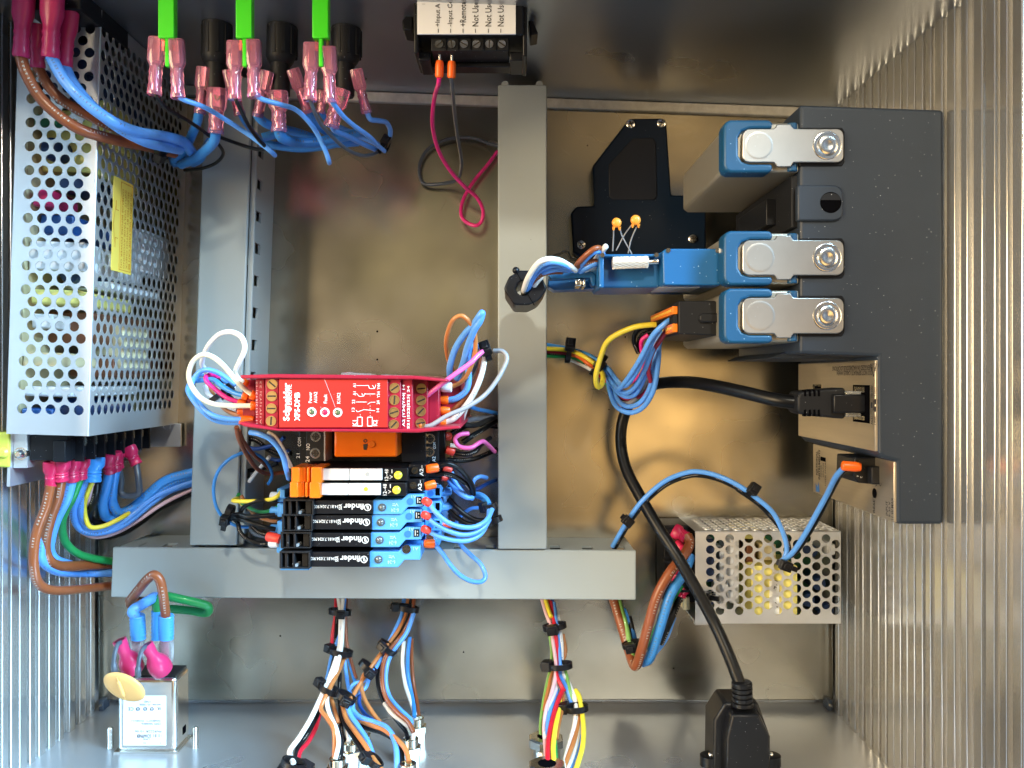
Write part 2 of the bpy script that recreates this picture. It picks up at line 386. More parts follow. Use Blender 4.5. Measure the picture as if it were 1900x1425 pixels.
def spade(parent, p0, p1, w, m, blade=None, flat=0.62):
    # p0 = mouth of the insulator, p1 = wire end
    pr = [(0,w*.93,flat,5),(.03,w,flat,5),(.40,w,flat,5),(.50,w*.72,.85,3),(.56,w*.70,.95,2.5),(.60,w*.80,.9,2.5),(.66,w*.70,.95,2.5),
          (.72,w*.80,.9,2.5),(.78,w*.70,.95,2.5),(.86,w*.78,.95,2.2),(.96,w*.86,.95,2.2),(1,w*.82,.95,2.2)]
    o = part('insulator', MB().lathe(p0, p1, pr, 16), m, parent, smooth=40)
    if blade:
        d = (Vector(p1)-Vector(p0)); L = d.length; d.normalize(); W = Vector((0,0,1)).cross(d).normalized()
        part('blade', MB().cbox(Vector(p0)+d*L*.20, L*.42, w*.8, .6, d, W), blade, parent, bevel=.2); part('crimp', MB().lathe(Vector(p0)+d*L*.46, Vector(p0)+d*L*.92, [(0,w*.35),(.1,w*.48),(.45,w*.40),(.55,w*.48),(1,w*.42)], 12), 'bright_metal', parent)
    return o
def tie(label, zoom, x, y, z, ang, R, Rz=None, head=90, tail=0, group='black cable ties on the wiring', hs=1.0):
    # ang: direction of the bundle in the picture plane (deg, picture up = 90)
    c = za(zoom, x, y, z); a = math.radians(ang); ax = Vector((math.cos(a), math.sin(a), 0)); W = Vector((-math.sin(a), math.cos(a), 0))
    Rz = Rz or R
    t = thing('cable_tie', label, 'cable tie', c, group)
    part('band', MB().ringwall(c, ax, (R+.7, Rz+.7), (R-.1, Rz-.1), 2.5, 24, W), 'tie_black', t)
    h = math.radians(head); d = W*math.cos(h)+Vector((0,0,1))*math.sin(h); hc = c+W*math.cos(h)*(R+1.7)+Vector((0,0,1))*math.sin(h)*(Rz+1.7)
    tt = ax.cross(d)
    part('head', MB().cbox(hc, 3.8*hs, 4.4*hs, 3.6*hs, ax, tt).cbox(hc+d*.4, 2.2*hs, 2.6*hs, 4.2*hs, ax, tt), 'tie_black', t, bevel=.35)
    if tail: part('tail', MB().cbox(hc+tt*(2.2*hs+tail/2), 2.2, tail, 1.0, ax, tt), 'tie_black', t)
    return t

def perforated(mb, O, X, Y, w, h, pitch, row, r, mx0, mx1, my0, my1, th, n4=3, swap=False):
    O = Vector(O); X = Vector(X); Y = Vector(Y); N = X.cross(Y)
    def q(x0, y0, x1, y1):
        if x1-x0 > 1e-6 and y1-y0 > 1e-6: mb.add([O+X*x0+Y*y0, O+X*x1+Y*y0, O+X*x1+Y*y1, O+X*x0+Y*y1], [(0,1,2,3)])
    nr = int((h-my0-my1)//row); top = my0+nr*row
    q(0,0,w,my0); q(0,top,w,h)
    for j in range(nr):
        y0 = my0+j*row; y1 = y0+row; off = mx0+(pitch/2 if j % 2 else 0)
        nc = int((w-mx1-off+1e-6)//pitch)
        q(0,y0,off,y1); q(off+nc*pitch,y0,w,y1)
        for i in range(nc):
            x0 = off+i*pitch; x1 = x0+pitch; cx = (x0+x1)/2; cy = (y0+y1)/2; outer = []
            for a, b in (((x0,y0),(x1,y0)),((x1,y0),(x1,y1)),((x1,y1),(x0,y1)),((x0,y1),(x0,y0))):
                for k in range(n4): t = k/n4; outer.append((a[0]+(b[0]-a[0])*t, a[1]+(b[1]-a[1])*t))
            m = len(outer); base = len(mb.v); vs = []
            inner = []
            for k in range(m):
                t = -3*math.pi/4+2*math.pi*k/m; inner.append((cx+r*math.cos(t), cy+r*math.sin(t)))
            vs = [O+X*p[0]+Y*p[1] for p in outer]+[O+X*p[0]+Y*p[1] for p in inner]+[O+X*p[0]+Y*p[1]-N*th for p in inner]
            fs = []
            for k in range(m):
                k2 = (k+1) % m; fs += [(k,k2,m+k2,m+k),(m+k,m+k2,2*m+k2,2*m+k)]
            mb.add(vs, fs)
    return mb
def screw_head(parent, c, r, n=(0,0,1), cross=True, m='bright_metal', ang=0.5, name='screw'):
    c = Vector(c); n = Vector(n)
    o = part(name, MB().lathe(c-n*1.5, c+n*r*.55, [(0,r),(.55,r),(.8,r*.9),(.95,r*.55),(1,0.01)], 18), m, parent)
    X = Vector((math.cos(ang), math.sin(ang), 0))
    if abs(n.z) < .5: X = Vector((0,math.cos(ang),math.sin(ang)))
    Y = n.cross(X); mb = MB().cbox(c+n*(r*.50), r*1.1, r*.24, .5, X, Y)
    if cross: mb.cbox(c+n*(r*.505), r*.24, r*1.1, .5, X, Y)
    part('slot', mb, 'slot_dark', o); return o
# ---------------------------------------------------------------- the enclosure
XL, XR = -212.5, 164.7
def ytop(x): return 146.0-(x+58)*0.0356
bp = struct('back_panel', MB().hexa([(XL-1,-166.7,-3),(XR+1,-166.7,-3),(XR+1,ytop(XR)-5.0,-3),(XL-1,ytop(XL)-5.0,-3)],
                               [(XL-1,-166.7,0),(XR+1,-166.7,0),(XR+1,ytop(XR)-5.0,0),(XL-1,ytop(XL)-5.0,0)]), 'panel_aluminium', bevel=.8)
for u, v, r in ((700,615,.55),(700,667,.5),(1160,625,.4),(860,1210,.4),(1130,760,.35),(520,1180,.45),(620,520,.3),(1090,270,.35),(1250,1240,.4)):
    c = at(u,v,0); part('drill_mark', MB().cyl((c.x,c.y,.0),(c.x,c.y,.06),r,r,10), 'dark_void', bp)
for k in range(26):
    u = random.uniform(500,1500); v = random.uniform(220,1280); a = random.choice((1.2,1.7,1.45,.4,2.6))+random.uniform(-.2,.2); L = random.uniform(3,13); c = at(u,v,0)
    d = Vector((math.cos(a),math.sin(a),0))*L/2; e_ = Vector((-d.y,d.x,0))*random.uniform(-.06,.06)
    part('scratch', MB().tube(crom([c-d,c+e_,c+d],4), .055, 4), 'bright_metal' if k % 3 else 'slot_dark', bp)
struct('enclosure_floor', MB().box(XL-8,-182,-14,XR+8,170,-9), 'wall_aluminium')
struct('panel_lip', MB().hexa([(XL-1,ytop(XL)-5.0,-2),(XR+1,ytop(XR)-5.0,-2),(XR+1,ytop(XR)-.2,-2),(XL-1,ytop(XL)-.2,-2)],
                              [(XL-1,ytop(XL)-5.0,2.2),(XR+1,ytop(XR)-5.0,2.2),(XR+1,ytop(XR)-.2,3.2),(XL-1,ytop(XL)-.2,3.2)]), 'lip_metal', bevel=.5)
struct('wall_top', MB().hexa([(XL-8,ytop(XL-8),-9),(XR+8,ytop(XR+8),-9),(XR+8,ytop(XR+8)+3,-9),(XL-8,ytop(XL-8)+3,-9)],
                             [(XL-8,ytop(XL-8),168),(XR+8,ytop(XR+8),168),(XR+8,ytop(XR+8)+3,168),(XL-8,ytop(XL-8)+3,168)]), 'wall_aluminium')
struct('wall_bottom', MB().box(XL-8,-174,-9,XR+8,-171,168), 'bottom_aluminium')
RIBZ = [7.5,18,28,38,46.5,55,63,70.5,77,84,90,97,104.5,113,122.5,132,141.5,149.5,157.5]
wr = struct('wall_right', MB().box(XR+2.2,-172,-9,XR+6,ytop(XR),168), 'rib_aluminium')
for i, z in enumerate(RIBZ):
    w = 2.9 if i % 3 else 2.2
    part('rib', MB().box(XR,-171.2,z-w*1.15,XR+2.3,ytop(XR)+.1,z+w*.85), 'rib_aluminium', wr, bevel=.45)
part('rim', MB().box(XR-.6,-171.2,163.5,XR+6.2,ytop(XR)+.1,169), 'rib_aluminium', wr, bevel=.5)
wl = struct('wall_left', MB().box(XL-6,-172,-9,XL-2.2,ytop(XL),168), 'rib_aluminium')
for i, z in enumerate(RIBZ):
    w = 2.9 if i % 3 else 2.2
    part('rib', MB().box(XL-2.3,-171.2,z-w*1.15,XL,ytop(XL)+.1,z+w*.85), 'rib_aluminium', wl, bevel=.45)
part('rim', MB().box(XL-6.2,-171.2,163.5,XL+.6,ytop(XL)+.1,169), 'rib_aluminium', wl, bevel=.5)
for x, lab in ((XL+2.5,'small dark corner bracket at the lower left foot of the ribbed wall'),(XR-2.2,'small dark corner bracket at the lower right foot of the ribbed wall')):
    b = thing('corner_bracket', lab, 'bracket', (x,-166,-2))
    part('plate', MB().box(x-1.3,-170.5,-3,x+1.3,-165,4), 'chassis_plastic', b, bevel=.4)
    part('screw', MB().cyl((x,-167.5,4),(x,-167.5,4.8),.8,.7), 'bright_metal', b)

# ---------------------------------------------------------------- large power supply on the left wall
AX = (-186.3, 63.5); TH = -0.030
def rp(mb): return mb.rotz(AX, TH)
PX0, PX1, PY0, PY1, PZ = -203.0, -169.6, -23.5, 150.0, 95.0
psu = thing('power_supply', 'large perforated steel power supply standing along the left wall', 'power supply', (-186,63,0))
part('top_sheet', rp(perforated(MB(), (PX0,PY0,PZ), (1,0,0), (0,1,0), PX1-PX0, PY1-PY0, 5.75, 4.85, 2.1, 3.2, .3, 8, 4, 0.45)), 'sheet_steel', psu)
part('side_sheet', rp(perforated(MB(), (PX1,PY0,PZ), (0,0,-1), (0,1,0), PZ, PY1-PY0, 5.75, 4.85, 2.25, .3, 3.2, 8, 4, 0.4)), 'sheet_steel', psu)
part('fold', rp(MB().tube([(PX1-.35,PY0,PZ-.35),(PX1-.35,PY1,PZ-.35)], .55, 10)), 'sheet_steel', psu)
part('end_plate', rp(MB().box(PX0,PY1-1,1,PX1-.2,PY1-.05,PZ-.2)), 'sheet_steel', psu)
part('end_plate', rp(MB().box(PX0+16,PY0+.05,1,PX1-.2,PY0+1,PZ-.2)), 'sheet_steel', psu)
part('base_plate', rp(MB().box(PX0-1.5,PY0-22,0,PX0-.2,PY1,PZ-4)), 'sheet_steel', psu)
part('circuit_board', rp(MB().box(PX0+1.5,PY0+2,4,PX0+3.5,PY1-4,PZ-3)), 'pcb_cream', psu)
comps = [('transformer','part_yellow',-198,86,40,-176,112,84),('transformer','part_yellow',-197,30,42,-177,36,91),('transformer','part_copper',-198,14,10,-178,28,76),
 ('heat_sink','part_white',-199,44,34,-176,56,90),('heat_sink','part_white',-198,-8,30,-178,-4,92),('capacitor_block','part_navy',-199,116,30,-180,140,86),
 ('capacitor_block','part_blue',-198,60,36,-184,68,84),('voltage_switch','terminal_magenta',-197,70,70,-189,77,92),('coil','part_copper',-196,0,8,-176,10,60),
 ('film_capacitor','pcb_cream',-199,4,60,-183,10,92),('film_capacitor','pcb_green',-198,103,86,-186,108,91),('film_capacitor','part_white',-197,20,62,-188,26,90),
 ('film_capacitor','part_navy',-190,78,40,-178,84,88),('film_capacitor','part_white',-195,38,20,-173,42,70),('film_capacitor','part_yellow',-186,100,55,-173,118,80),
 ('film_capacitor','part_blue',-199,-18,70,-186,-13,92),('film_capacitor','part_white',-188,50,10,-173,70,40),('film_capacitor','pcb_cream',-186,4,30,-173,24,58)]
for nm, m, x0, y0, z0, x1, y1, z1 in comps:
    part(nm, rp(MB().box(x0,y0,z0,x1,y1,z1)), m, psu, bevel=.8)
for x, y, z0, r, m in ((-190,94,70,5,'part_navy'),(-180,122,62,6,'part_navy'),(-190,-14,60,5,'part_blue'),(-182,-15,66,4,'part_navy'),(-192,132,68,6,'part_blue'),(-186,44,60,5,'part_navy')):
    part('capacitor', rp(MB().lathe((x,y,z0-30),(x,y,z0+22),[(0,r),(.95,r),(1,r*.85)],16)), m, psu)
wl_ = part('warning_label', rp(MB().box(PX1+.1,46,61,PX1+.35,86,80)), 'yellow_label', psu, label='yellow warning label with small amber print')
lx = PX1+.45
def side_text(s, y, z, w, h):
    c = MB().add([(lx, y, z)], []); c.rotz(AX, TH)
    text3(s, c.v[0], (math.sin(TH),-math.cos(TH),0), (0,0,-1), w, h, 'orange_print', psu, bold=.01)
for s, z in (('AC INPUT VOLTAGE CAN BE',63.4),('SELECTED BY SWITCH CHECK',66.0),('INPUT VOLTAGE AVOIDING',68.6),('DAMAGE BEFORE POWER ON',71.2)):
    side_text(s, 65, z, 34, 1.5)
rect = MB()
for a, b, c, d in ((47,62,85,62.25),(47,73.0,85,73.25),(47,62,47.25,73.2),(84.75,62,85,73.2),(60,75,60.3,77.5),(72,75,72.3,77.5),(56,77.3,60.3,77.6),(72,77.3,76,77.6)):
    rect.box(lx-.15,a,b,lx,c,d)
rect.add([(lx,56,77.3),(lx,56.4,77.3),(lx,66.2,79.4),(lx,66,79.7)],[(0,1,2,3)]); rect.add([(lx,76,77.3),(lx,75.6,77.3),(lx,65.8,79.4),(lx,66,79.7)],[(3,2,1,0)])
part('printed_frame', rp(rect), 'orange_print', psu)
tb = part('terminal_block', MB().box(-200,-34.5,9,-184.2,-24,88), 'black_plastic', psu, bevel=.4)
for i in range(8):
    z = 14+i*9.6
    part('divider', MB().box(-184.4,-35.5,z-.6,-180.8,-24.3,z+.6), 'black_plastic', tb)
for i in range(7):
    z = 18.8+i*9.6
    part('screw', MB().cyl((-184.4,-27.5,z),(-182.6,-27.5,z),2.2,1.9), 'bright_metal', tb)
part('block_step', MB().box(-189,-34.9,84,-184,-26,90.5), 'black_plastic', tb, bevel=.3)
tc = part('terminal_cover', MB().box(-211,-37,70,-206.2,-22.5,92), 'yellow_green', psu, bevel=.8)
part('cover_button', MB().lathe((-208.5,-31,90),(-208.5,-31,93.5),[(0,2.4),(.7,2.3),(1,1.4)]), 'yellow_green', tc)
tabm = part('mounting_tab', MB().box(-206,-37.5,84,-200.2,-22,89.4), 'sheet_steel', psu, bevel=.2)
part('washer', MB().cyl((-202.6,-31.5,88),(-202.6,-31.5,90.2),2.7), 'bright_metal', tabm)
part('screw', MB().lathe((-202.6,-31.5,90),(-202.3,-31.5,92.8),[(0,2),(.6,1.9),(1,1)]), 'bright_metal', tabm)
part('mounting_foot', MB().slab(246,786,335,829,4,2.2).ringwall((-176.5,-25,3.2),(0,0,1),2.2,1.5,2.6), 'sheet_steel', psu, bevel=.2)

# ---------------------------------------------------------------- wiring ducts
def duct(label, quad, zt, slots, nubs=(), flange=0):
    # quad: four plan corners (mm) of the cover, counter-clockwise
    c = [Vector((*p,0)) for p in quad]; base = sum(c, Vector())/4
    t = thing('wiring_duct', label, 'cable duct', base, 'grey wiring ducts')
    if flange:
        q = list(quad); inner = [q[0], (q[1][0]-flange,q[1][1]), (q[2][0]-flange,q[2][1]), q[3]]
        part('cover', MB().prism(inner, zt-2.2, zt), 'duct_plastic', t, bevel=.7)
        part('flange', MB().prism([(q[1][0]-flange+.05,q[1][1]),q[1],q[2],(q[2][0]-flange+.05,q[2][1])], zt-4.6, zt-2.4), 'duct_plastic', t, bevel=.4)
    else: part('cover', MB().prism(quad, zt-2.2, zt), 'duct_plastic', t, bevel=.6)
    ctr = base
    for (i, j) in slots['sides']:
        a, b = c[i], c[j]; d = (b-a); L = d.length; d.normalize(); n = Vector((-d.y,d.x,0))
        if (a+d*L/2+n-ctr).length > (a+d*L/2-n-ctr).length: n = -n      # inward
        A = a+n*1.2
        pitch = 15.6; k = int(L//pitch); w0 = (L-k*pitch)/2; mb = MB()
        z1, z2 = zt-8.5, zt-5.5
        def wall(s0, s1, z0, z3):
            p = [A+d*s0, A+d*s1, A+d*s1+n*1.2, A+d*s0+n*1.2]
            mb.hexa([Vector((q.x,q.y,z0)) for q in p],[Vector((q.x,q.y,z3)) for q in p])
        wall(0, L, zt-8.4, zt-2.3); wall(0, L, .2, zt-17)
        pos = 0; 
        for m in range(k+1):
            s = w0+m*pitch-pitch*.5
            s0, s1 = max(0, s-pitch*.5+2.6), min(L, s+pitch*.5-2.6) if m < k+1 else L
            if s1 > s0: wall(s0, s1, zt-17, zt-8.4)
        wall(max(0,L-w0-2), L, zt-17, zt-8.4)
        part('slotted_wall', mb, 'duct_plastic', t)
    for (i, j) in slots.get('ends', ()):
        pass
    for p in nubs:
        part('nub', MB().lathe((p[0],p[1],zt-8),(p[0],p[1],zt-.8),[(0,1.9),(.9,1.9),(1,1.6)],12), 'duct_plastic', t)
    return t
zt = 38
def P2(u,v,z=zt): p = at(u,v,z); return (p.x,p.y)
duct('grey duct lying between the large power supply and the red relay', [P2(351,1012),P2(449,1012),P2(479,143),P2(380,143)], zt, dict(sides=[(1,2),(0,3)]), flange=2.6)
duct('grey upright duct in the middle, right of the red relay', [P2(924,1017.5),P2(1014.5,1017.5),P2(1014.5,160),P2(924,160)], zt+2, dict(sides=[(1,2),(0,3)]), nubs=[P2(937,158),P2(1001,158)])
duct('long grey crosswise duct below the relays', [P2(206,1108),P2(1180,1113),P2(1180,1021),P2(210,1015)], zt+.6, dict(sides=[(2,3),(0,1)]))
# ---------------------------------------------------------------- top wall: green switch bodies, fuse holders, black converter
ORD = ('leftmost','middle','rightmost')
for i, (u0, ub, vb, un) in enumerate(((313,403,50,400),(456,524,55,520),(597,643,58,640))):
    a = at(u0,75,118); yw = ytop(a.x)
    g = thing('green_switch', ORD[i]+' bright green switch body with a narrow tongue on the top wall', 'switch', (a.x,yw,118), 'green switches on the top wall')
    hw = 15.2/S(120.6)
    part('body', MB().box(a.x-hw,a.y,117.0,a.x+hw,yw-.1,120.6), 'green_plastic', g, bevel=.4)
    t = at(u0,126,118)
    part('tongue', MB().box(a.x-.8,t.y,117.4,a.x+.8,a.y+.2,119.8), 'green_plastic', g, bevel=.4)
    part('contact', MB().box(a.x-2.6,a.y-4,117.2,a.x-1.6,a.y+.5,118.2).box(a.x+1.6,a.y-4,117.2,a.x+2.6,a.y+.5,118.2), 'copper', g)
    b = at(ub,vb,83); e = at(un,180,83); n = at(un,120,83); yw = ytop(b.x)
    f = thing('fuse_holder', ORD[i]+' black ribbed fuse holder under the green switches', 'fuse holder', (b.x,yw,83), 'black fuse holders on the top wall')
    part('cap', MB().lathe((b.x,yw-.1,83),(n.x,n.y,83),[(0,6.3),(.05,6.3),(.8,6.1),(.92,5.4),(1,4.4)],16), 'black_matte', f)
    for k in range(10):
        th = 2*math.pi*k/10
        part('ridge', MB().cbox((b.x+6.1*math.cos(th),(yw+n.y)/2+1,83+6.1*math.sin(th)), 1.1, (yw-n.y)*.72, .8, (-math.sin(th),0,math.cos(th)), (0,1,0)), 'black_matte', f)
    part('barrel', MB().lathe((n.x,n.y+.5,83),(e.x,e.y,83),[(0,4.2),(.95,4.0),(1,3.6)],16), 'black_matte', f)

cv = thing('signal_converter', 'black module with white label and screw terminals at the top edge', 'module', at(872,0,90))
zt = 112
part('body', MB().slab(774,-40,972,64,zt,88), 'black_plastic', cv, bevel=.6)
part('frame_cheek', MB().uvprism([(768,-40),(776,-40),(776,92),(800,100),(800,96),(768,98)][:3]+[(776,98),(768,98)], zt-1, 88), 'black_plastic', cv, bevel=.4)
part('frame_cheek', MB().uvprism([(970,-40),(978,-40),(978,104),(970,104)], zt-1, 88), 'black_plastic', cv, bevel=.4)
part('lower_lip', MB().slab(776,116,972,124,zt-16,88).slab(776,95,798,112,zt-7,88).slab(946,95,972,112,zt-7,88), 'black_plastic', cv, bevel=.5)
lab = part('label', MB().slab(774,-40,957,63,zt+.4,zt-.5), 'white_label', cv, bevel=.1)
ts = part('terminal_strip', MB().slab(800,66,944,94,zt-4,88), 'black_matte', cv, bevel=.3)
part('circuit_board', MB().slab(800,96,944,114,zt-18,zt-20), 'pcb_green', cv)
for i, u in enumerate((815,838,861,884,908,931)):
    c = at(u, 82, zt-3.9)
    part('screw', MB().cyl(c, c+Vector((0,0,.4)), 1.7, 1.6), 'bright_metal' if i > 1 else 'nickel', ts)
    part('slot', MB().cbox(c+Vector((0,0,.45)), 3.0, .45, .12, (math.cos(.7+i),math.sin(.7+i),0), (0,1,0) if abs(math.sin(.7+i))<.9 else (1,0,0)), 'slot_dark', ts)
    if i: part('divider', MB().slab(u-12.2,67,u-11,92,zt-3.2,zt-5), 'black_plastic', ts)
    text('–', u-2, 57, zt+.55, 1.2, 7, 90, 'dark_print', cv)
for u, s, w in ((815,'+Input A',42),(838,'-Input Com',58),(861,'+Remote',46),(884,'Not Used',52),(908,'Not Used',52),(931,'Not Used',52)):
    uu, vv = u-2, 49
    c = at(uu, vv, zt+.55)
    text3(s, c, (0,1,0), (-1,0,0), w/S(zt), 11.5/S(zt), 'dark_print', cv, bold=.008, align='L')
text('11S', 786, 2, zt+.55, 6, 12, 90, 'grey_print', cv)
for x0, x1, tipx in ((752,768,744),(978,988,998)):
    s = -1 if x0 < 800 else 1
    part('rail_clip', MB().uvprism([(x0+2,-40),(x1-2,-40),(x1-2 if s<0 else x1+2,30 if s<0 else 40),(x1-3 if s<0 else x1+11,57 if s<0 else 62),(x0-5 if s<0 else x0+6,54 if s<0 else 65),(x0-6 if s<0 else x0+5,38 if s<0 else 52),(x0 if s<0 else x0+1,30)], zt-14, zt-26), 'black_plastic', cv, bevel=.5)
part('rail_foot', MB().slab(790,-20,955,60,88,84), 'black_matte', cv)
part('rail_foot', MB().box(at(800,0,80).x, at(0,0,112).y, 66, at(950,0,80).x, ytop(-20)-.2, 96), 'black_matte', cv)

# ---------------------------------------------------------------- dark adaptor plate
ap = thing('adaptor_plate', 'flat dark navy stepped plate held by screws on the back panel', 'plate', at(1180,350,0))
part('plate', MB().uvprism([(637,265),(860,262),(900,292),(935,805),(1180,805),(1180,1190),(1170,1240),(290,1240),(240,1205),(225,930),(265,885),(390,880),(378,600)], 9, .1, 'D'), 'navy_plate', ap, bevel=1.0)
part('recess', MB().uvprism([(660,405),(800,402),(822,430),(832,815),(810,840),(520,840),(495,815),(490,590)], 9.5, 9.02, 'D'), 'navy_recess', ap, bevel=.3)
for i, (x, y) in enumerate(((645,306),(862,300),(297,1157),(1083,1115))):
    screw_head(ap, za('D',x,y,9.3), 2.4, ang=.3+i)

# ---------------------------------------------------------------- data chassis on the right wall
ZC, ZB = 119.0, 29.0
def cxy(u, v): p = at(u, v, ZC); return (p.x, p.y)
ch = thing('data_chassis', 'dark grey data acquisition chassis along the right ribbed wall', 'chassis', at(1620,580,ZB))
xf = cxy(1484,0)[0]; x1 = cxy(1630,0)[0]; x2 = cxy(1665,0)[0]; xb = XR-1.0
yt = cxy(0,194)[1]; ytr = cxy(0,203)[1]
# body behind slot face, three pockets for the latches
body = [(xf,yt),(xb,ytr),(xb,cxy(0,973)[1]),(x2,cxy(0,973)[1]),(x2,cxy(0,856)[1]),(x1+2.0,cxy(0,850)[1]),(x1,cxy(0,840)[1]),(x1,cxy(0,661)[1]),(xf,cxy(0,656)[1])]
part('body', MB().prism(body, ZB, ZC), 'chassis_plastic', ch, bevel=1.3, seg=3)
part('wall_bracket', MB().box(xb-.2,-40,50,XR+.2,80,90), 'sheet_steel', ch)
part('under_lip', MB().prism([(xf-1,cxy(0,654)[1]+0.5),(x1-2,cxy(0,659)[1]+.4),(x1-2,cxy(0,664)[1]),(xf-6,cxy(0,663)[1])], ZB, ZC-18), 'chassis_plastic', ch, bevel=.4)
# slot two: empty bay with its latch pad and hole
part('latch_pad', MB().uvprism([(1480,343),(1548,343),(1560,347),(1565,358),(1565,396),(1560,406),(1548,410),(1480,410)], ZC+1.3, ZC-2), 'chassis_plastic', ch, bevel=.7)
hc = at(1539,377,ZC)
part('latch_hole', MB().cyl((hc.x,hc.y,ZC+.6),(hc.x,hc.y,ZC+1.42),4.0,4.0,28), 'dark_void', ch)
part('hole_step', MB().prism([(hc.x+3.7*math.cos(math.radians(a)),hc.y+.9+2.7*math.sin(math.radians(a))) for a in range(0,181,15)], ZC+1.40, ZC+1.50), 'black_matte', ch)
part('bay', MB().box(xf-2.2,at(0,420,ZC).y,ZB+4,xf+.3,at(0,322,ZC).y,ZC-3), 'black_matte', ch, bevel=.3)
bs = part('bay_socket', MB().box(xf-6,at(0,398,ZC).y,52,xf-2.1,at(0,346,ZC).y,96), 'black_plastic', ch, bevel=.3)
# the two connector plates (upright faces)
Yp0, Yp1 = cxy(0,838)[1], cxy(0,668)[1]
pl = part('port_plate', MB().box(x1-.9,Yp0,ZB,x1+.3,Yp1,ZC-1), 'plate_brushed', ch, bevel=.25)
Yq0, Yq1 = cxy(0,970)[1], cxy(0,857)[1]
pp = part('power_plate', MB().box(x2-.9,Yq0,ZB,x2+.3,Yq1,ZC-1), 'plate_brushed', ch, bevel=.25)
def on_plate(xp, u, v):       # picture point on an upright plate -> (y, z)
    s = (u-CU)/xp; z = D0-FPX/s; return (CV-v)/s, z
def plate_box(parent, name, m, xp, pts, proud=.15, depth=0.3):
    vs = [on_plate(xp, *p) for p in pts]
    y0 = min(p[0] for p in vs); y1 = max(p[0] for p in vs); z0 = min(p[1] for p in vs); z1 = max(p[1] for p in vs)
    return part(name, MB().box(xp-proud,y0,z0,xp+depth,y1,z1), m, parent)
xa = x1-.9; xq = x2-.9
def ptext(parent, s, xp, u, v, w, h, rot, m='dark_print', bold=.012):
    y, z = on_plate(xp, u, v)
    if rot == 90: X, Y = (0,1,0), (0,0,-1)
    else: X, Y = (0,0,-1), (0,-1,0)
    text3(s, (xp-.12, y, z), X, Y, w, h, m, parent, bold)
ptext(ch, 'ENERGIZED IN HAZARDOUS LOCATIONS', xa, 1580, 683, 42, 1.9, 180)
ptext(ch, 'DO NOT SEPARATE CABLES WHEN', xa, 1584, 692, 36, 1.9, 180)
y, z = on_plate(xa, 1621, 687)
tr = MB()
P3 = [(y+2.4,z-2.6),(y+2.4,z+2.6),(y-2.4,z)]
for i in range(3):
    a, b = P3[i], P3[(i+1)%3]; tr.tube([(xa-.05,a[0],a[1]),(xa-.05,b[0],b[1])], .16, 4)
part('warning_mark', tr, 'dark_print', ch)
plate_box(ch, 'ethernet_port', 'dark_void', xa, [(1583,714),(1614,786)], .1)
plate_box(ch, 'port_shell', 'nickel', xa, [(1585,717),(1605,728)], .2)
plate_box(ch, 'port_shell', 'nickel', xa, [(1585,770),(1605,780)], .2)
plate_box(ch, 'usb_port', 'nickel', xa, [(1509,713),(1525,722)], .25)
plate_box(ch, 'usb_slot', 'dark_void', xa, [(1513,716),(1524,722)], .35)
ptext(ch, '10/100/', xa, 1618, 726, 4.6, 1.9, 90); ptext(ch, '1000', xa, 1624, 726, 3.2, 1.9, 90)
ptext(ch, 'ACT/', xa, 1618, 780, 3.2, 1.9, 90); ptext(ch, 'LINK', xa, 1624, 780, 3.4, 1.9, 90)
y, z = on_plate(xa, 1621, 752)
part('network_mark', MB().box(xa-.12,y-1.1,z-2.4,xa,y+1.1,z-1.0).box(xa-.12,y-2.4,z+.8,xa,y-.4,z+2.2).box(xa-.12,y+.4,z+.8,xa,y+2.4,z+2.2).box(xa-.12,y-1.9,z-.4,xa,y+1.9,z+.1), 'dark_print', ch)
ptext(ch, 'NATIONAL', xq, 1516, 859, 11.5, 2.4, 90, bold=.04); ptext(ch, 'INSTRUMENTS', xq, 1520.5, 862, 14, 2.4, 90, bold=.04)
y, z = on_plate(xq, 1517, 903)
part('eagle_mark', MB().add([(xq-.1,y-2.6,z-2),(xq-.1,y+1.5,z-2.4),(xq-.1,y-.2,z+.2),(xq-.1,y+2.6,z+1.6),(xq-.1,y-2.2,z+3)],[(0,2,1),(0,4,2),(2,4,3)]), 'socket_blue_deep', ch)
ptext(ch, 'POWER', xq, 1524, 874, 5.6, 1.5, 90); ptext(ch, 'STATUS', xq, 1528, 872, 6.6, 1.5, 90); ptext(ch, 'USER FPGA1', xq, 1532, 878, 11.5, 1.5, 90)
plate_box(ch, 'status_window', 'dark_void', xq, [(1523,847),(1532,857)], .15)
ptext(ch, 'RESET', xq, 1622, 935, 7.0, 2.0, 90)
y, z = on_plate(xq, 1623, 915)
part('reset_button', MB().cyl((xq-.2,y,z),(xq+.2,y,z),2.0,2.0,18), 'dark_void', ch)
ptext(ch, 'INPUT', xq, 1646, 943, 5.6, 1.9, 90); ptext(ch, '9-30 V', xq, 1651, 945, 6.0, 1.7, 90); ptext(ch, '11 W MAX', xq, 1656, 944, 8.4, 1.9, 90)
ptext(ch, 'V', xq, 1626, 900, 1.4, 1.8, 90); ptext(ch, 'C', xq, 1634, 899, 1.4, 1.8, 90)

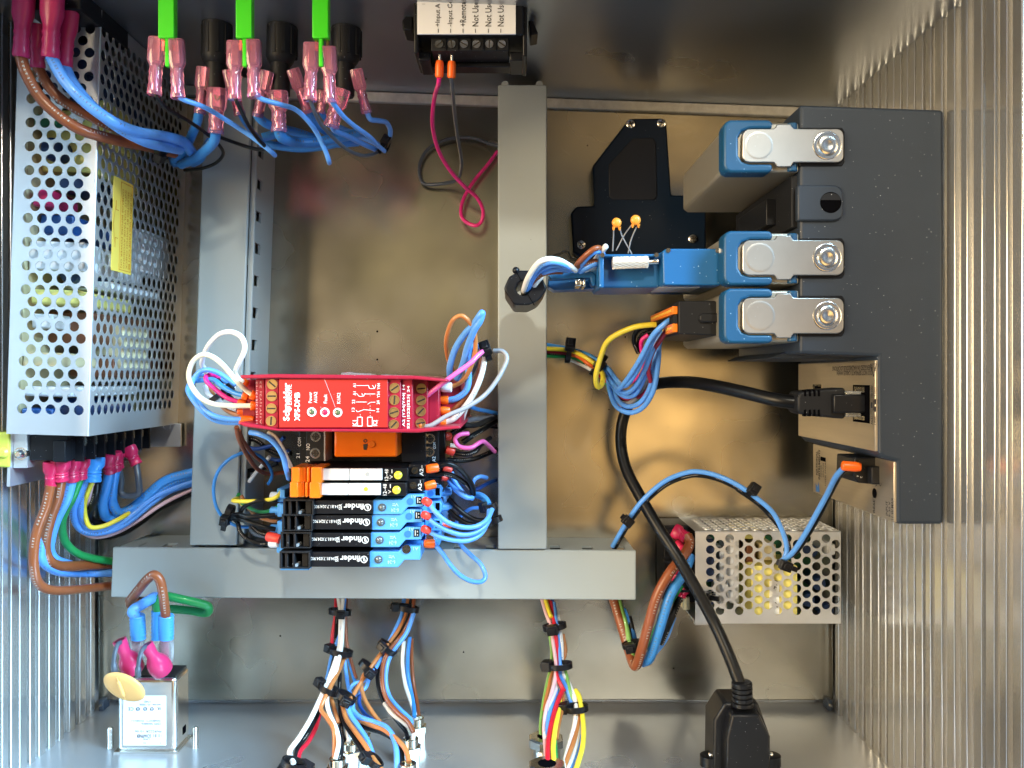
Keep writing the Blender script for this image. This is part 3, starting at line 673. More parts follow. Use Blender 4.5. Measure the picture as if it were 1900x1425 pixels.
# ---------------------------------------------------------------- plug-in modules
def module(label, v0, v1, ztop=120.5):
    x0 = at(1343,0,ztop).x
    ya, yb = at(0,v1,ztop).y, at(0,v0,ztop).y; ym = (ya+yb)/2
    t = thing('io_module', label, 'module', (x0+20,ym,37), 'blue ended input modules in the chassis')
    part('case', MB().prism([(x0+3,ya+.6),(xf-.1,ya+.6),(xf-.1,yb-.6),(x0+3,yb-.6),(x0+1,yb-2),(x0+1,ya+2)], 37, ztop-2.0), 'module_grey', t, bevel=.8)
    xe = at(1478,0,ztop).x; arm = 3.3
    e = part('end_cap', MB().prism([(x0+2.6,ya),(xe-10,ya),(xe-9,ya+1.2),(xe-9,ya+arm),(x0+10,ya+arm),(x0+7,ya+arm+1),(x0+5.6,ya+arm+3.2),(x0+5.6,yb-arm-3.2),(x0+7,yb-arm-1),(x0+10,yb-arm),(xe-9,yb-arm),(xe-9,yb-1.2),(xe-10,yb),(x0+2.6,yb),(x0+.7,yb-.8),(x0,yb-2.8),(x0,ya+2.8),(x0+.7,ya+.8)], ztop-9, ztop), 'module_blue', t, bevel=1.0, seg=3)
    part('cap_floor', MB().box(x0+3,ya+1,ztop-8,xf-.3,yb-1,ztop-3.5), 'black_matte', t)
    for s in (ya+.8, yb-4.2):
        part('hinge', MB().lathe((xe-1.0,s,ztop-2.6),(xe-1.0,s+3.4,ztop-2.6),[(0,1.7),(.1,2.0),(.9,2.0),(1,1.7)],16), 'module_blue', t)
    # steel latch: strip with rounded ends, waist tabs, thumb dimple and catch
    lx0, lx1 = x0+5.9, at(1564,0,ztop).x; hw = (yb-ya)/2-arm-.35; r = 2.6
    out = []
    for cx_, cy_, a0 in ((lx1-r,ym+hw-r,0),(lx0+r+1,ym+hw-r-0,90),(lx0+r+1,ym-hw+r,180),(lx1-r,ym-hw+r,270)):
        if a0 == 90: out += [(xe-1.2,ym+hw),(xe-2.0,ym+hw+.8),(xe-2.4,ym+hw+1.7),(xe-7.6,ym+hw+1.7),(xe-8.0,ym+hw+.8),(xe-8.8,ym+hw)]
        out += [(cx_+r*math.cos(math.radians(a0+k*18)), cy_+r*math.sin(math.radians(a0+k*18))) for k in range(6)]
        if a0 == 180: out += [(xe-8.8,ym-hw),(xe-8.0,ym-hw-.8),(xe-7.6,ym-hw-1.7),(xe-2.4,ym-hw-1.7),(xe-2.0,ym-hw-.8),(xe-1.2,ym-hw)]
    la = part('latch', MB().prism(out, ztop-.6, ztop+.8), 'latch_metal', t, bevel=.3)
    c = Vector((lx0+hw+.8, ym, ztop+.8)); R = hw-1.0
    part('thumb_dimple', MB().lathe(c+Vector((0,0,-.1)), c+Vector((0,0,.02)), [(0,R),(.7,R),(1,R*.97),(.8,R*.8),(.64,.02)], 40), 'latch_metal', la)
    c = Vector((lx1-r-3.6, ym, ztop+.8))
    part('catch', MB().lathe(c+Vector((0,0,-.1)), c+Vector((0,0,1.1)), [(0,5.6),(.18,5.3),(.22,4.9),(.12,4.2),(.14,4.0),(.75,3.5),(1,2.6),(.86,1.6),(.7,.02)], 32), 'bright_metal', la)
    part('latch_pocket', MB().prism([(xf-.2,ym-hw-1.0),(lx1+.2,ym-hw-1.0),(lx1+1.2,ym-hw+.6),(lx1+1.2,ym+hw-.6),(lx1+.2,ym+hw+1.0),(xf-.2,ym+hw+1.0)], ztop-2.4, ztop-1.2), 'black_plastic', t, bevel=.3)
    return t
module('blue ended module with steel latch, topmost in the chassis', 222, 320)
m2 = module('blue ended module with steel latch, joined to the blue connector hood', 428, 529)
m3 = module('blue ended module with steel latch, lowest in the chassis', 535, 637)

# ---------------------------------------------------------------- blue connector hood with thumbscrew
hd = thing('connector_hood', 'bright blue connector hood with a knurled thumbscrew', 'connector', at(1200,510,80))
zt = 112
part('nose', MB().uvprism([(1000,145),(1040,138),(1650,138),(1680,165),(1672,570),(1650,580),(1000,578),(975,555),(968,170)], zt, 74, 'a2'), 'hood_blue', hd, bevel=1.0, seg=3)
part('body', MB().uvprism([(215,205),(905,203),(975,170),(975,580),(905,605),(215,612),(185,560),(180,250)], zt-9, 74, 'a2'), 'hood_blue', hd, bevel=.8)
part('back_wall', MB().uvprism([(215,205),(905,203),(905,235),(215,237)], zt-2, zt-9.2, 'a2'), 'hood_blue', hd, bevel=.4)
part('end_wall', MB().uvprism([(205,210),(262,210),(262,607),(205,607)], zt-3, zt-9.2, 'a2'), 'hood_blue', hd, bevel=.4)
for x, y in ((245,215),(895,213),(1038,158),(1630,160)):
    part('pin', MB().cyl(za('a2',x,y,zt-2), za('a2',x,y,zt+.5), .9), 'bright_metal', hd)
part('arm', MB().uvprism([(700,185),(1060,135),(1185,140),(1225,190),(1225,270),(1200,305),(1165,270),(1160,205),(720,225)], zt-14, zt-22, 'a1'), 'hood_blue', hd, bevel=.5)
part('arm_floor', MB().uvprism([(700,150),(1240,140),(1260,330),(760,345),(690,300)], zt-26, 74, 'a1'), 'hood_blue', hd, bevel=.5)
part('clamp', MB().uvprism([(990,225),(1065,220),(1065,300),(1000,300)], zt-14, zt-26, 'a1').uvprism([(1078,222),(1112,222),(1112,305),(1080,305)], zt-12, zt-26, 'a1'), 'bright_metal', hd, bevel=.4)
ts_ = part('thumbscrew', MB().lathe(za('a2',362,312,zt-3), za('a2',795,298,zt-3), [(0,2.0),(.02,2.25),(.98,2.25),(1,2.0)], 26), 'tin_lead', hd)
kn = MB()
p0, p1 = za('a2',368,312,zt-3), za('a2',790,298,zt-3); ax = p1-p0; Lk = ax.length
for sgn in (1,-1):
    for j in range(14):
        pts = []
        for q in range(10):
            t = q/9; th = 2*math.pi*j/14+sgn*t*2.4
            pts.append(p0+ax*t+Vector((0,math.cos(th),math.sin(th)))*2.28)
        kn.tube(pts, .16, 4)
part('knurl', kn, 'tin_lead', ts_)
part('shank', MB().cyl(za('a2',795,298,zt-3), za('a2',915,293,zt-3), 1.15), 'bright_metal', ts_)
part('paper_label', MB().box(at(1218,0,100).x,at(0,529,112).y-.25,86,at(1305,0,112).x,at(0,529,112).y-.05,106), 'grey_print', hd)
part('plug_shell', MB().box(at(1338,0,100).x,at(0,540,100).y+4,60,at(1345,0,110).x+1,at(0,480,100).y,98), 'nickel', hd)

# ferrite ring on the cable
fe = thing('ferrite_core', 'black faceted ferrite core hanging over the middle duct', 'ferrite', za('a1',445,330,62))
zt = 100; c = za('a1',446,320,zt); R = 8.0; hole = 2.9
rr = MB(); n = 8
oc = [za('a1',x,y,zt) for x,y in ((203,335),(262,200),(385,128),(520,128),(635,215),(688,330),(600,455),(480,512),(320,510))]
hx = za('a1',420,325,zt)
def ang(p): return math.atan2(p.y-hx.y, p.x-hx.x)
K = 36
def outp(a):
    best = None
    for i in range(len(oc)):
        p, q = oc[i], oc[(i+1)%len(oc)]; d = Vector((math.cos(a), math.sin(a)))
        e = (q-p); den = d.x*e.y-d.y*e.x
        if abs(den) < 1e-9: continue
        t = ((p.x-hx.x)*e.y-(p.y-hx.y)*e.x)/den; s = ((p.x-hx.x)*d.y-(p.y-hx.y)*d.x)/den
        if t > 0 and -1e-6 <= s <= 1+1e-6: best = t if best is None else max(best, t)
    return best
ko = []; ki = []
for k in range(K):
    a = 2*math.pi*k/K; r = outp(a); ko.append((hx.x+r*math.cos(a), hx.y+r*math.sin(a))); ki.append((hx.x+hole*math.cos(a), hx.y+hole*math.sin(a)))
vs = [(*p,zt) for p in ko]+[(*p,zt) for p in ki]+[(*p,60) for p in ko]+[(*p,60) for p in ki]
fs = []
for k in range(K):
    k2 = (k+1)%K; fs += [(k,k2,K+k2,K+k),(2*K+k,2*K+k2,k2,k),(K+k,K+k2,3*K+k2,3*K+k),(3*K+k,3*K+k2,2*K+k2,2*K+k)]
part('case', MB().add(vs, fs), 'black_plastic', fe, bevel=.7, smooth=25)
part('seam', MB().cbox(za('a1',370,190,zt), .3, 5, .3, (1,.55,0),(-.55,1,0)).cbox(za('a1',508,455,zt), .3, 5, .3, (1,.6,0),(-.6,1,0)), 'dark_void', fe)
part('latch_nub', MB().ball(za('a1',340,130,zt-2), 1.5, 1.5, 1.5), 'black_plastic', fe)

# two small disc capacitors
for i, (x, y, w, l1, l2, lab) in enumerate(((548,1000,34,[(528,1035),(525,1110),(520,1200)],[(570,1035),(590,1100),(655,1220)],'left of two small orange disc capacitors on wire leads'),
                              (682,982,36,[(650,1020),(600,1090),(545,1195)],[(688,1030),(650,1120),(630,1215)],'right of two small orange disc capacitors on wire leads'))):
    t = thing('disc_capacitor', lab, 'capacitor', za('D',x,y,80), 'orange disc capacitors')
    c = za('D',x,y,106); part('disc', MB().ball(c, w/3.8/S(106), w/3.8/S(106)*1.02, 1.0, 20, 8), 'cap_orange', t)
    part('foot', MB().lathe(c+Vector((-1.1,-1.6,0)), c+Vector((-1.25,-3.0,-.2)), [(0,.7),(1,.3)]).lathe(c+Vector((1.1,-1.6,0)), c+Vector((1.2,-3.0,-.2)), [(0,.7),(1,.3)]), 'cap_orange', t)
    for l in (l1, l2):
        part('lead', MB().tube(crom([za('D',px,py,105-3*j) for j,(px,py) in enumerate(l)]), .26, 6), 'tin_lead', t)

# black and orange terminal plug on the lowest module
tp = thing('terminal_plug', 'black terminal plug with orange lever rows on the lowest module', 'connector', at(1290,595,60))
zt = 104
part('body', MB().uvprism([(1160,765),(1600,765),(1640,800),(1640,1180),(1600,1185),(1160,1165)], zt, 46, 'a2'), 'black_matte', tp, bevel=.5)
part('shroud', MB().uvprism([(1600,800),(1672,810),(1672,1120),(1600,1150)], zt-4, 46, 'a2'), 'black_matte', tp, bevel=.4)
part('latch_lever', MB().uvprism([(1440,915),(1650,912),(1650,1025),(1440,1025),(1412,1000),(1412,940)], zt+1.4, zt-1, 'a2'), 'black_matte', tp, bevel=.6)
xw = at(1258,0,zt).x
for y0, y1, nm in ((5.3,7.3,'upper'),(-.6,1.2,'lower')):
    Yc = at(0,575,zt).y if nm == 'upper' else at(0,608,zt).y
    hh = 1.6 if nm == 'upper' else 1.7
    part('lever_row', MB().box(xw-2.0,Yc-hh,48,xw+.1,Yc+hh,zt-1), 'orange_plastic', tp, bevel=.3)
    for k in range(14):
        z = 51+k*3.7
        part('lever_slot', MB().box(xw-2.2,Yc-.5,z,xw-1.9,Yc+.5,z+1.5), 'yellow_label', tp)
for k in range(15):
    z = 49+k*3.7
    part('rib', MB().box(xw-1.6,at(0,603,zt).y,z,xw,at(0,584,zt).y,z+1.4), 'black_matte', tp)
# ---------------------------------------------------------------- small power supply, bottom right
sp = thing('power_supply', 'small perforated steel power supply at the lower right', 'power supply', at(1425,1070,0))
a = at(1290,1157,41); b = at(1560,986,41)
part('top_sheet', perforated(MB(), (b.x,a.y,41), (0,1,0), (-1,0,0), b.y-a.y, b.x-a.x, 5.2, 4.52, 2.05, 3.4, .4, .1, 3.2, .4), 'sheet_steel', sp)
part('side_sheet', perforated(MB(), (b.x,b.y,0), (0,0,1), (-1,0,0), 41, b.x-a.x, 5.2, 4.52, 2.05, 3, .4, .1, 3.2, .4), 'sheet_steel', sp)
part('fold', MB().tube([(a.x,b.y-.3,40.7),(b.x,b.y-.3,40.7)], .5, 8), 'sheet_steel', sp)
part('lower_side', MB().box(a.x,a.y-.02,0,b.x,a.y+.9,40.6), 'sheet_steel', sp)
part('back_side', MB().box(b.x-1,a.y+1,0,b.x-.1,b.y-1,30), 'sheet_steel', sp)
part('circuit_board', MB().box(a.x-8,a.y+3,8,b.x-3,b.y-3,9.6), 'pcb_green', sp)
for nm, m, u0, v0, u1, v1, z1, z0 in (('transformer','part_yellow',1395,1050,1480,1150,39,12),('heat_sink','part_white',1355,1000,1372,1120,34,10),('heat_sink','part_white',1335,1020,1350,1130,28,10),
    ('film_capacitor','part_yellow',1375,985,1420,1000,34,10),('film_capacitor','part_navy',1300,1000,1325,1080,34,10),('film_capacitor','pcb_cream',1412,1010,1440,1040,32,10),
    ('film_capacitor','part_white',1535,1010,1550,1030,34,10),('film_capacitor','part_copper',1385,1010,1402,1045,30,10),('film_capacitor','part_white',1340,1085,1352,1100,37,10)):
    part(nm, MB().slab(u0,v0,u1,v1,z1,z0), m, sp, bevel=.6)
part('core_label', MB().slab(1428,1078,1446,1140,39.3,38.8), 'part_white', sp)
text('491', 1438, 1085, 39.5, 9, 16, 70, 'dark_print', sp); text('P', 1440, 1122, 39.5, 9, 8, 70, 'dark_print', sp)
for u, v in ((1310,1110),(1500,1020),(1515,1080),(1530,1130),(1495,1110)):
    c = at(u,v,30); part('capacitor', MB().lathe((c.x,c.y,10),(c.x,c.y,34),[(0,3.4),(.94,3.4),(1,3)],16), 'part_navy', sp)
tbl = part('terminal_block', MB().slab(1232,975,1292,1118,24,2), 'black_plastic', sp, bevel=.4)
for i in range(5):
    v = 990+i*27
    part('divider', MB().slab(1232,v-3,1285,v+1,31,22), 'black_plastic', tbl)
    c = at(1250, v+11, 24.2); part('screw', MB().cyl(c, c+Vector((0,0,1.2)), 1.9, 1.7), 'nickel', tbl)
part('side_tab', MB().slab(1268,1108,1280,1132,26,4), 'pcb_cream', sp, bevel=.3)
part('mounting_tab', MB().slab(1290,1150,1330,1160,8,4), 'sheet_steel', sp)

# ---------------------------------------------------------------- mains filter, bottom left
zt, zb = 52.5, 35.0
fl = thing('mains_filter', 'shiny metal mains filter can with white label, lower left', 'filter', at(280,1330,35))
pa = at(217,1397,zt); pb = at(329,1257,zt)
xk = pb.x-.4
part('can', MB().prism([(pa.x,pa.y+.2),(pa.x,pb.y),(xk,pb.y),(xk,pa.y+.2)], zb+1, zt), 'bright_metal', fl, bevel=2.2, seg=4)
part('end_board', MB().box(pa.x+1.2,pb.y-.3,zb+2,xk-1.2,pb.y+.5,zt-1.2), 'black_plastic', fl)
part('flange', MB().box(pa.x-1.2,-171,zb-1,xk+1.2,-170.2,zt+1), 'bright_metal', fl)
lb = part('label', MB().slab(229,1291,308,1383,zt+.12,zt-.3), 'white_label', fl)
for s, y, h, w, x in (('SCHAFFNER',1205,26,100,395),('FN9222R-10-06',1173,17,182,425),('250V 50/60Hz',1122,17,136,445),('10A@50°C 25/085/21',1100,17,205,412),('340225B / 05 / 1820R',990,11,150,440),('LOAD',970,13,46,420),('LINE',1228,13,46,412)):
    text(s, x, y, zt+.25, h, w, 180, 'dark_print', fl, bold=.02 if h > 20 else .008, zoom='V')
for i, x in enumerate((462,474,484,500,514)):
    text('I', x, 1203, zt+.25, 24, 3+ (i%2)*2, 180, 'dark_print', fl, zoom='V')
text('P', 508, 1252, zt+.25, 12, 10, 180, 'dark_print', fl, zoom='V'); text('PE', 400, 1252, zt+.25, 12, 20, 180, 'dark_print', fl, zoom='V'); text('N', 290, 1252, zt+.25, 12, 12, 180, 'dark_print', fl, zoom='V')
text('CE', 306, 1020, zt+.25, 24, 38, 180, 'dark_print', fl, zoom='V'); text('UL', 500, 1018, zt+.25, 20, 26, 180, 'dark_print', fl, bold=.03, zoom='V')
mk = MB()
for x in (355, 405, 450):
    mk.ringwall(za('V',x,1020,zt+.2),(0,0,1),.9,.66,.1,16).cbox(za('V',x,1020,zt+.2),1.1,.3,.1)
part('approval_mark', mk, 'dark_print', fl)
part('side_slot', MB().box(xk-.05,at(0,1360,45).y-1,41,xk+.1,at(0,1350,45).y,45), 'dark_void', fl)
for u, lab in ((203,'threaded stud on the wall left of the mains filter'),(361,'threaded stud on the wall right of the mains filter')):
    c = at(u,1385,48); t = thing('threaded_stud', lab, 'stud', (c.x,-171,48), 'studs beside the mains filter')
    mb = MB(); 
    prof = []
    for k in range(14): prof += [(k/14, 1.45), ((k+.5)/14, 1.2)]
    part('thread', MB().lathe((c.x,-171,47),(c.x,-161.5,47), prof+[(1,1.0)], 12), 'bright_metal', t)
# flag terminals, wires on the filter
def fterm(label, zoom, mouth, waist, end, r, m, z):
    pass
vr = thing('varistor', 'flat orange disc varistor hanging over the mains filter', 'varistor', at(230,1272,60))
c = za('V',262,868,66)
u_ = Vector((math.cos(-.42), math.sin(-.42), 0)); w_ = Vector((-u_.y, u_.x, 0)).lerp(Vector((0,0,1)),.25).normalized(); nn = u_.cross(w_)
vs = MB(); rings_ = []
for j in range(9):
    t = -math.pi/2+math.pi*j/8; q = max(math.cos(t)**.55, .02) if abs(math.cos(t)) > 1e-6 else .02
    rings_.append((c+nn*1.6*math.sin(t), u_*(9.9*q), w_*(6.6*q), 2))
part('disc', vs.rings(rings_, 32), 'varistor', vr, smooth=60)
part('ridge', MB().tube(crom([c+u_*-4+w_*4.6+nn*1.5, c+u_*-.5+w_*0+nn*1.75, c+u_*2.6+w_*-5+nn*1.3]), [0.2]*3+[.85]*9+[.2]*3, 8), 'varistor', vr)
L1 = [(195,765,66),(190,690,68),(200,620,69),(218,575,68),(240,560,64)]
L2 = [(355,790,66),(358,720,68),(370,650,69),(392,605,68),(420,590,64)]
for L_ in (L1, L2):
    part('lead', MB().tube(crom(pz('V', L_)), [1.35]*6+[.95]*(len(crom(L_))-6), 9), 'wire_dg', vr)
# pink boots of the varistor leads
for nm, pts in (('a',[(228,548,63),(262,625,62),(290,675,60),(325,745,57)]),('b',[(412,580,64),(450,640,63),(480,690,61),(520,745,57)])):
    P = pz('V', pts); rad = [3.0,2.9,2.5,2.7,3.6,4.6,5.1,4.9]
    Q = crom(P, 5); rr = [rad[min(7,int(i*8/len(Q)))] for i in range(len(Q))]
    rr2 = [sum(rr[max(0,i-1):i+2])/len(rr[max(0,i-1):i+2]) for i in range(len(rr))]
    o = part('boot', MB().tube(Q, rr2, 16), 'terminal_magenta', vr, smooth=60)
    d = (Q[0]-Q[1]).normalized(); part('boot_mouth', MB().cyl(Q[0]+d*.05, Q[0]+d*.12, 2.3), 'mouth_dark', o)
# ---------------------------------------------------------------- sockets on the bottom wall
SOCK = [(626,1407,83,'nickel wall socket, second from the left in front'),(650,1378,67,'nickel wall socket behind the white and black wires'),(773,1332,40,'nickel wall socket nearest the back panel'),
        (762,1370,63,'nickel wall socket in front of the one nearest the panel'),(757,1416,88,'nickel wall socket under the front brown and blue wires'),(669,1350,51,'half hidden nickel wall socket behind the blue wires')]
for u, v, z, lab in SOCK:
    c = at(u,v,z); t = thing('wall_socket', lab, 'socket', (c.x,-171,z), 'nickel sockets on the bottom wall')
    part('barrel', MB().ringwall((c.x,(c.y-171)/2,z),(0,1,0),3.5,2.7,c.y+171,24).cyl((c.x,c.y-2.2,z),(c.x,c.y-2.0,z),2.8), 'nickel', t)
    part('nut', MB().lathe((c.x,-166.5,z),(c.x,-163.2,z),[(0,4.5),(.08,5.0),(.92,5.0),(1,4.5)],6), 'nickel', t, smooth=20)
    part('flange', MB().lathe((c.x,-171,z),(c.x,-166.5,z),[(0,4.4),(1,4.4)],6), 'bright_metal', t, smooth=20)
for u, v, z, lab in ((1013,1366,60,'wide nickel wall gland at the back of the coloured bundle'),(1015,1416,86,'wide nickel wall gland at the front of the coloured bundle'),(548,1420,90,'black wall gland at the lower edge with white and red wires')):
    c = at(u,v,z); t = thing('wall_gland', lab, 'cable gland', (c.x,-171,z), 'cable glands on the bottom wall')
    m = 'nickel' if u > 900 else 'black_plastic'
    part('nut', MB().lathe((c.x,c.y-4.5,z),(c.x,c.y,z),[(0,7.6),(.12,8.0),(.85,8.0),(1,7.2)],8), m, t, smooth=20)
    part('bore', MB().cyl((c.x,c.y-.1,z),(c.x,c.y+.06,z),3.9), 'dark_void', t)
    part('body', MB().lathe((c.x,-171,z),(c.x,c.y-4.4,z),[(0,6.4),(1,6.4)],20), m, t)

# black cable plug on the bottom wall
cp = thing('cable_coupler', 'black panel coupler with screws at the lower edge', 'connector', at(1375,1400,70))
zt = 78
part('body', MB().uvprism([(515,1060),(600,925),(855,925),(950,1190),(950,1500),(510,1500)], zt-8, 52, 'U').uvprism([(655,1015),(865,1015),(945,1180),(952,1500),(610,1500),(612,1200)], zt, zt-9, 'U'), 'black_plastic', cp, bevel=1.2, seg=3)
for x in (500, 962):
    c = za('U',x,1345,zt-10); y1 = -171
    s = part('ear', MB().lathe((c.x,y1,c.z-3),(c.x,c.y,c.z-3),[(0,4.6),(.96,4.6),(1,4.2)],24), 'black_plastic', cp)
    part('screw', MB().ball((c.x,c.y+.2,c.z-2.4),1.2), 'bright_metal', s)
sr = part('strain_relief', MB().lathe(za('U',728,760,zt-6), za('U',735,945,zt-6), [(0,3.9),(.04,4.4),(.15,4.4)]+[q for k in range(4) for q in ((.18+k*.2,4.4),(.20+k*.2,3.7),(.24+k*.2,3.7),(.26+k*.2,4.5))]+[(1,4.6)], 20), 'black_plastic', cp)

# ---------------------------------------------------------------- DIN rail and relays
rl = thing('mounting_rail', 'steel mounting rail under the relays', 'rail', at(695,860,0))
part('rail', MB().slab(630,770,760,1010,8,6.8).slab(655,770,735,1010,3,.1), 'sheet_steel', rl, bevel=.2)
cl = part('end_clip', MB().uvprism([(1437,625),(1525,618),(1560,628),(1690,632),(1715,655),(1770,658),(1795,640),(2090,650),(2090,690),(1437,690)], 66, 50, 'I'), 'clear_plastic', rl, bevel=.3)

rr_ = thing('safety_relay', 'red safety relay module with white print and brass screws', 'relay', at(650,750,10))
Z1, Z2 = 110, 101
part('front', MB().slab(517,703,720,795,Z1,20), 'relay_red', rr_, bevel=.5)
part('face_plate', MB().slab(518,704,719,793,Z1+.3,Z1-1), 'relay_face', rr_, bevel=.1)
part('cheek', MB().uvprism([(445,696),(515,694),(770,697),(830,704),(858,718),(862,700)][:4]+[(830,709),(770,704),(515,702),(447,703)], Z1+1.2, 12), 'relay_red', rr_, bevel=.4)
part('cheek', MB().uvprism([(440,786),(447,783),(515,796),(775,796),(852,790),(855,795),(775,803),(515,800),(455,792)], Z1+1.2, 12), 'relay_red', rr_, bevel=.4)
part('terminal_deck', MB().slab(492,703,517,795,Z1-1.0,15), 'relay_red', rr_, bevel=.4)
part('terminal_deck', MB().slab(474,703,491,795,Z1-4.0,15), 'relay_red', rr_, bevel=.4)
part('terminal_deck', MB().slab(450,704,474,788,Z2-6,15), 'relay_red', rr_, bevel=.4)
part('terminal_deck', MB().slab(719,703,744,796,Z1-1.0,15), 'relay_red', rr_, bevel=.4)
part('terminal_deck', MB().slab(744,702,766,797,Z1-2.2,15), 'relay_red', rr_, bevel=.4)
part('terminal_deck', MB().slab(767,703,794,796,Z2+1,15), 'relay_red', rr_, bevel=.4)
part('terminal_deck', MB().slab(795,706,815,795,Z2-3,15), 'relay_red', rr_, bevel=.4)
part('terminal_deck', MB().slab(816,708,856,794,Z2-11,15), 'relay_red', rr_, bevel=1.2)
def brass(u, v, z, a, r=1.72):
    c = at(u,v,z)
    o = part('terminal_screw', MB().ringwall(c+Vector((0,0,.15)),(0,0,1),r+.3,r,.5,24).cyl(c+Vector((0,0,-.2)), c+Vector((0,0,.2)), r, r, 24), 'brass', rr_)
    part('slot', MB().cbox(c+Vector((0,0,.26)), r*1.9, .55, .14, (math.cos(a),math.sin(a),0),(-math.sin(a),math.cos(a),0)), 'slot_dark', o)
for i, v in enumerate((713,735,758,781)):
    brass(505.5-i*.8, v, Z1-1.0, (-.7,0,0,1.5)[i]); brass(732.5-i*.6, v+7 if i else v+7, Z1-1.0, (.6,1.5,.3,.8)[i])
for i, v in enumerate((721,743,763,785)): brass(782-i*.5, v, Z2+1, (.1,.4,.8,.2)[i])
W_ = 'white_print'
text('Schneider', 880, 520, Z1+.42, 95, 560, 90, W_, rr_, bold=.03, zoom='a3'); text('Electric', 932, 415, Z1+.42, 56, 300, 90, W_, rr_, zoom='a3')
part('round_mark', MB().ringwall(za('a3',925,625,Z1+.42),(0,0,1),(.85,.95),(.5,.6),.05,24).cbox(za('a3',925,625,Z1+.42),1.6,.3,.05,(1,1,0),(-1,1,0)), W_, rr_)
text('XPS-DMB', 1040, 590, Z1+.42, 82, 420, 90, W_, rr_, bold=.03, zoom='a3')
for s, x, y, w in (('Power',1232,455,160),('A1/A2',1310,455,165),('Fault',1455,475,130),('K1/K2',1650,465,160)):
    text(s, x, y, Z1+.42, 50, w, 90, W_, rr_, bold=.01, zoom='a3')
for x, y, m in ((1255,668,'led_green'),(1447,672,'terminal_red'),(1636,676,'led_green')):
    c = za('a3',x,y,Z1+.3)
    o = part('indicator', MB().ringwall(c+Vector((0,0,.12)),(0,0,1),1.78,1.2,.3,28), W_, rr_)
    part('lens', MB().ball(c-Vector((0,0,.2)), 1.15, 1.15, .55, 20, 6), m, o)
part('scratch', MB().tube([za('a3',1440,185,Z1+.36), za('a3',1530,410,Z1+.36), za('a3',1600,600,Z1+.36)], .09, 4), 'pink_print', rr_)
for s, x, y in (('A1',1557,738),('A1',1557,808),('23',1548,880),('13',1545,950),('Y44',1770,745),('Y34',1768,818),('24',1765,886),('14',1762,955)):
    text(s, x, y, Z1+.42, 26, 34 if len(s) < 3 else 56, 90, W_, rr_, bold=.01, zoom='I')
text('K1', 1560, 1070, Z1+.42, 40, 52, 90, W_, rr_, bold=.02, zoom='I'); text('K2', 1738, 1068, Z1+.42, 38, 52, 90, W_, rr_, bold=.02, zoom='I')
ln = MB()
def line(pts, r=.14):
    for p, q in zip(pts, pts[1:]): ln.tube([za('I',*p,Z1+.36), za('I',*q,Z1+.36)], r, 4)
line([(1575,738),(1680,738),(1690,765),(1735,765)]); line([(1715,735),(1735,765),(1745,730)])
line([(1575,808),(1600,835),(1640,830)]); line([(1650,812),(1740,812)]); line([(1620,808),(1640,830),(1650,805)])
line([(1570,883),(1665,883)]); line([(1672,903),(1700,885),(1740,885)]); line([(1585,970),(1640,950),(1738,960)]); line([(1570,955),(1582,970)])
for x in (1583, 1672): line([(x,1017),(x+42,1017),(x+42,1095),(x,1095),(x,1017)], .18)
for x, y in ((1607,990),(1607,1005),(1695,915),(1695,940),(1695,975),(1695,1000)): line([(x,y),(x,y+8)], .1)
part('circuit_drawing', ln, W_, rr_)
text('A2 |Y34|Y44| 14', 520, 915, Z1-2.05, 30, 370, 90, W_, rr_, bold=.015, zoom='J'); text('S21|S22|S23| 24', 562, 930, Z1-2.05, 28, 380, 90, W_, rr_, bold=.015, zoom='J')
text('S11|S12|S13| 13', 698, 895, Z1-3.85, 20, 385, 90, 'pink_print', rr_, zoom='I'); text('A1|Y1|Y2| 23', 732, 890, Z1-3.85, 20, 380, 90, 'pink_print', rr_, zoom='I')

# amber relay on its black socket
ar = thing('plug_in_relay', 'amber cased relay plugged into a black screw socket', 'relay', at(690,835,8))
part('socket', MB().slab(555,800,826,858,54,10), 'black_plastic', ar, bevel=.4)
part('case', MB().slab(620,796,737,848,80,40), 'amber_case', ar, bevel=.8)
part('button', MB().cyl(za('J',235,1255,80), za('J',235,1255,80.7), 1.5, 1.4, 20), 'amber_case', ar)
part('flag', MB().ringwall(za('J',180,1225,80.1),(0,0,1),.8,.45,.3,16).uvprism([(160,1255),(200,1250),(190,1305),(165,1305)],80.3,79.9,'J'), 'slot_dark', ar)
part('step', MB().slab(568,800,602,856,68,30), 'black_matte', ar, bevel=.3)
part('step', MB().slab(745,800,790,858,66,30), 'black_plastic', ar, bevel=.3)
part('step', MB().slab(786,800,814,856,60,30), 'black_matte', ar, bevel=.3)
part('rim', MB().slab(601,800,603.5,856,69,50), 'grey_print', ar)
for u, v, z in ((586,810,68),(585,841,68),(798,814,60),(797,838,60)):
    c = at(u,v,z); o = part('terminal_screw', MB().cyl(c-Vector((0,0,.3)), c+Vector((0,0,.25)), 2.3, 2.3, 20), 'bright_metal', ar)
    part('slot', MB().cbox(c+Vector((0,0,.3)),3.4,.8,.2).cbox(c+Vector((0,0,.31)),.8,3.4,.2).ringwall(c+Vector((0,0,.28)),(0,0,1),1.5,1.0,.1,16), 'slot_dark', o)
for s, u, v, z, h, w in (('NO',571.5,829,68.2,7,12),('24',570.5,852,68.2,7,11),('COM',555.5,820,54.3,6,16),('21',553,846,54.3,6,9),('A2',805,852,60.2,6,10),('COM',806,827,60.2,5,12)):
    text(s, u, v, z, h, w, 90, W_, ar)

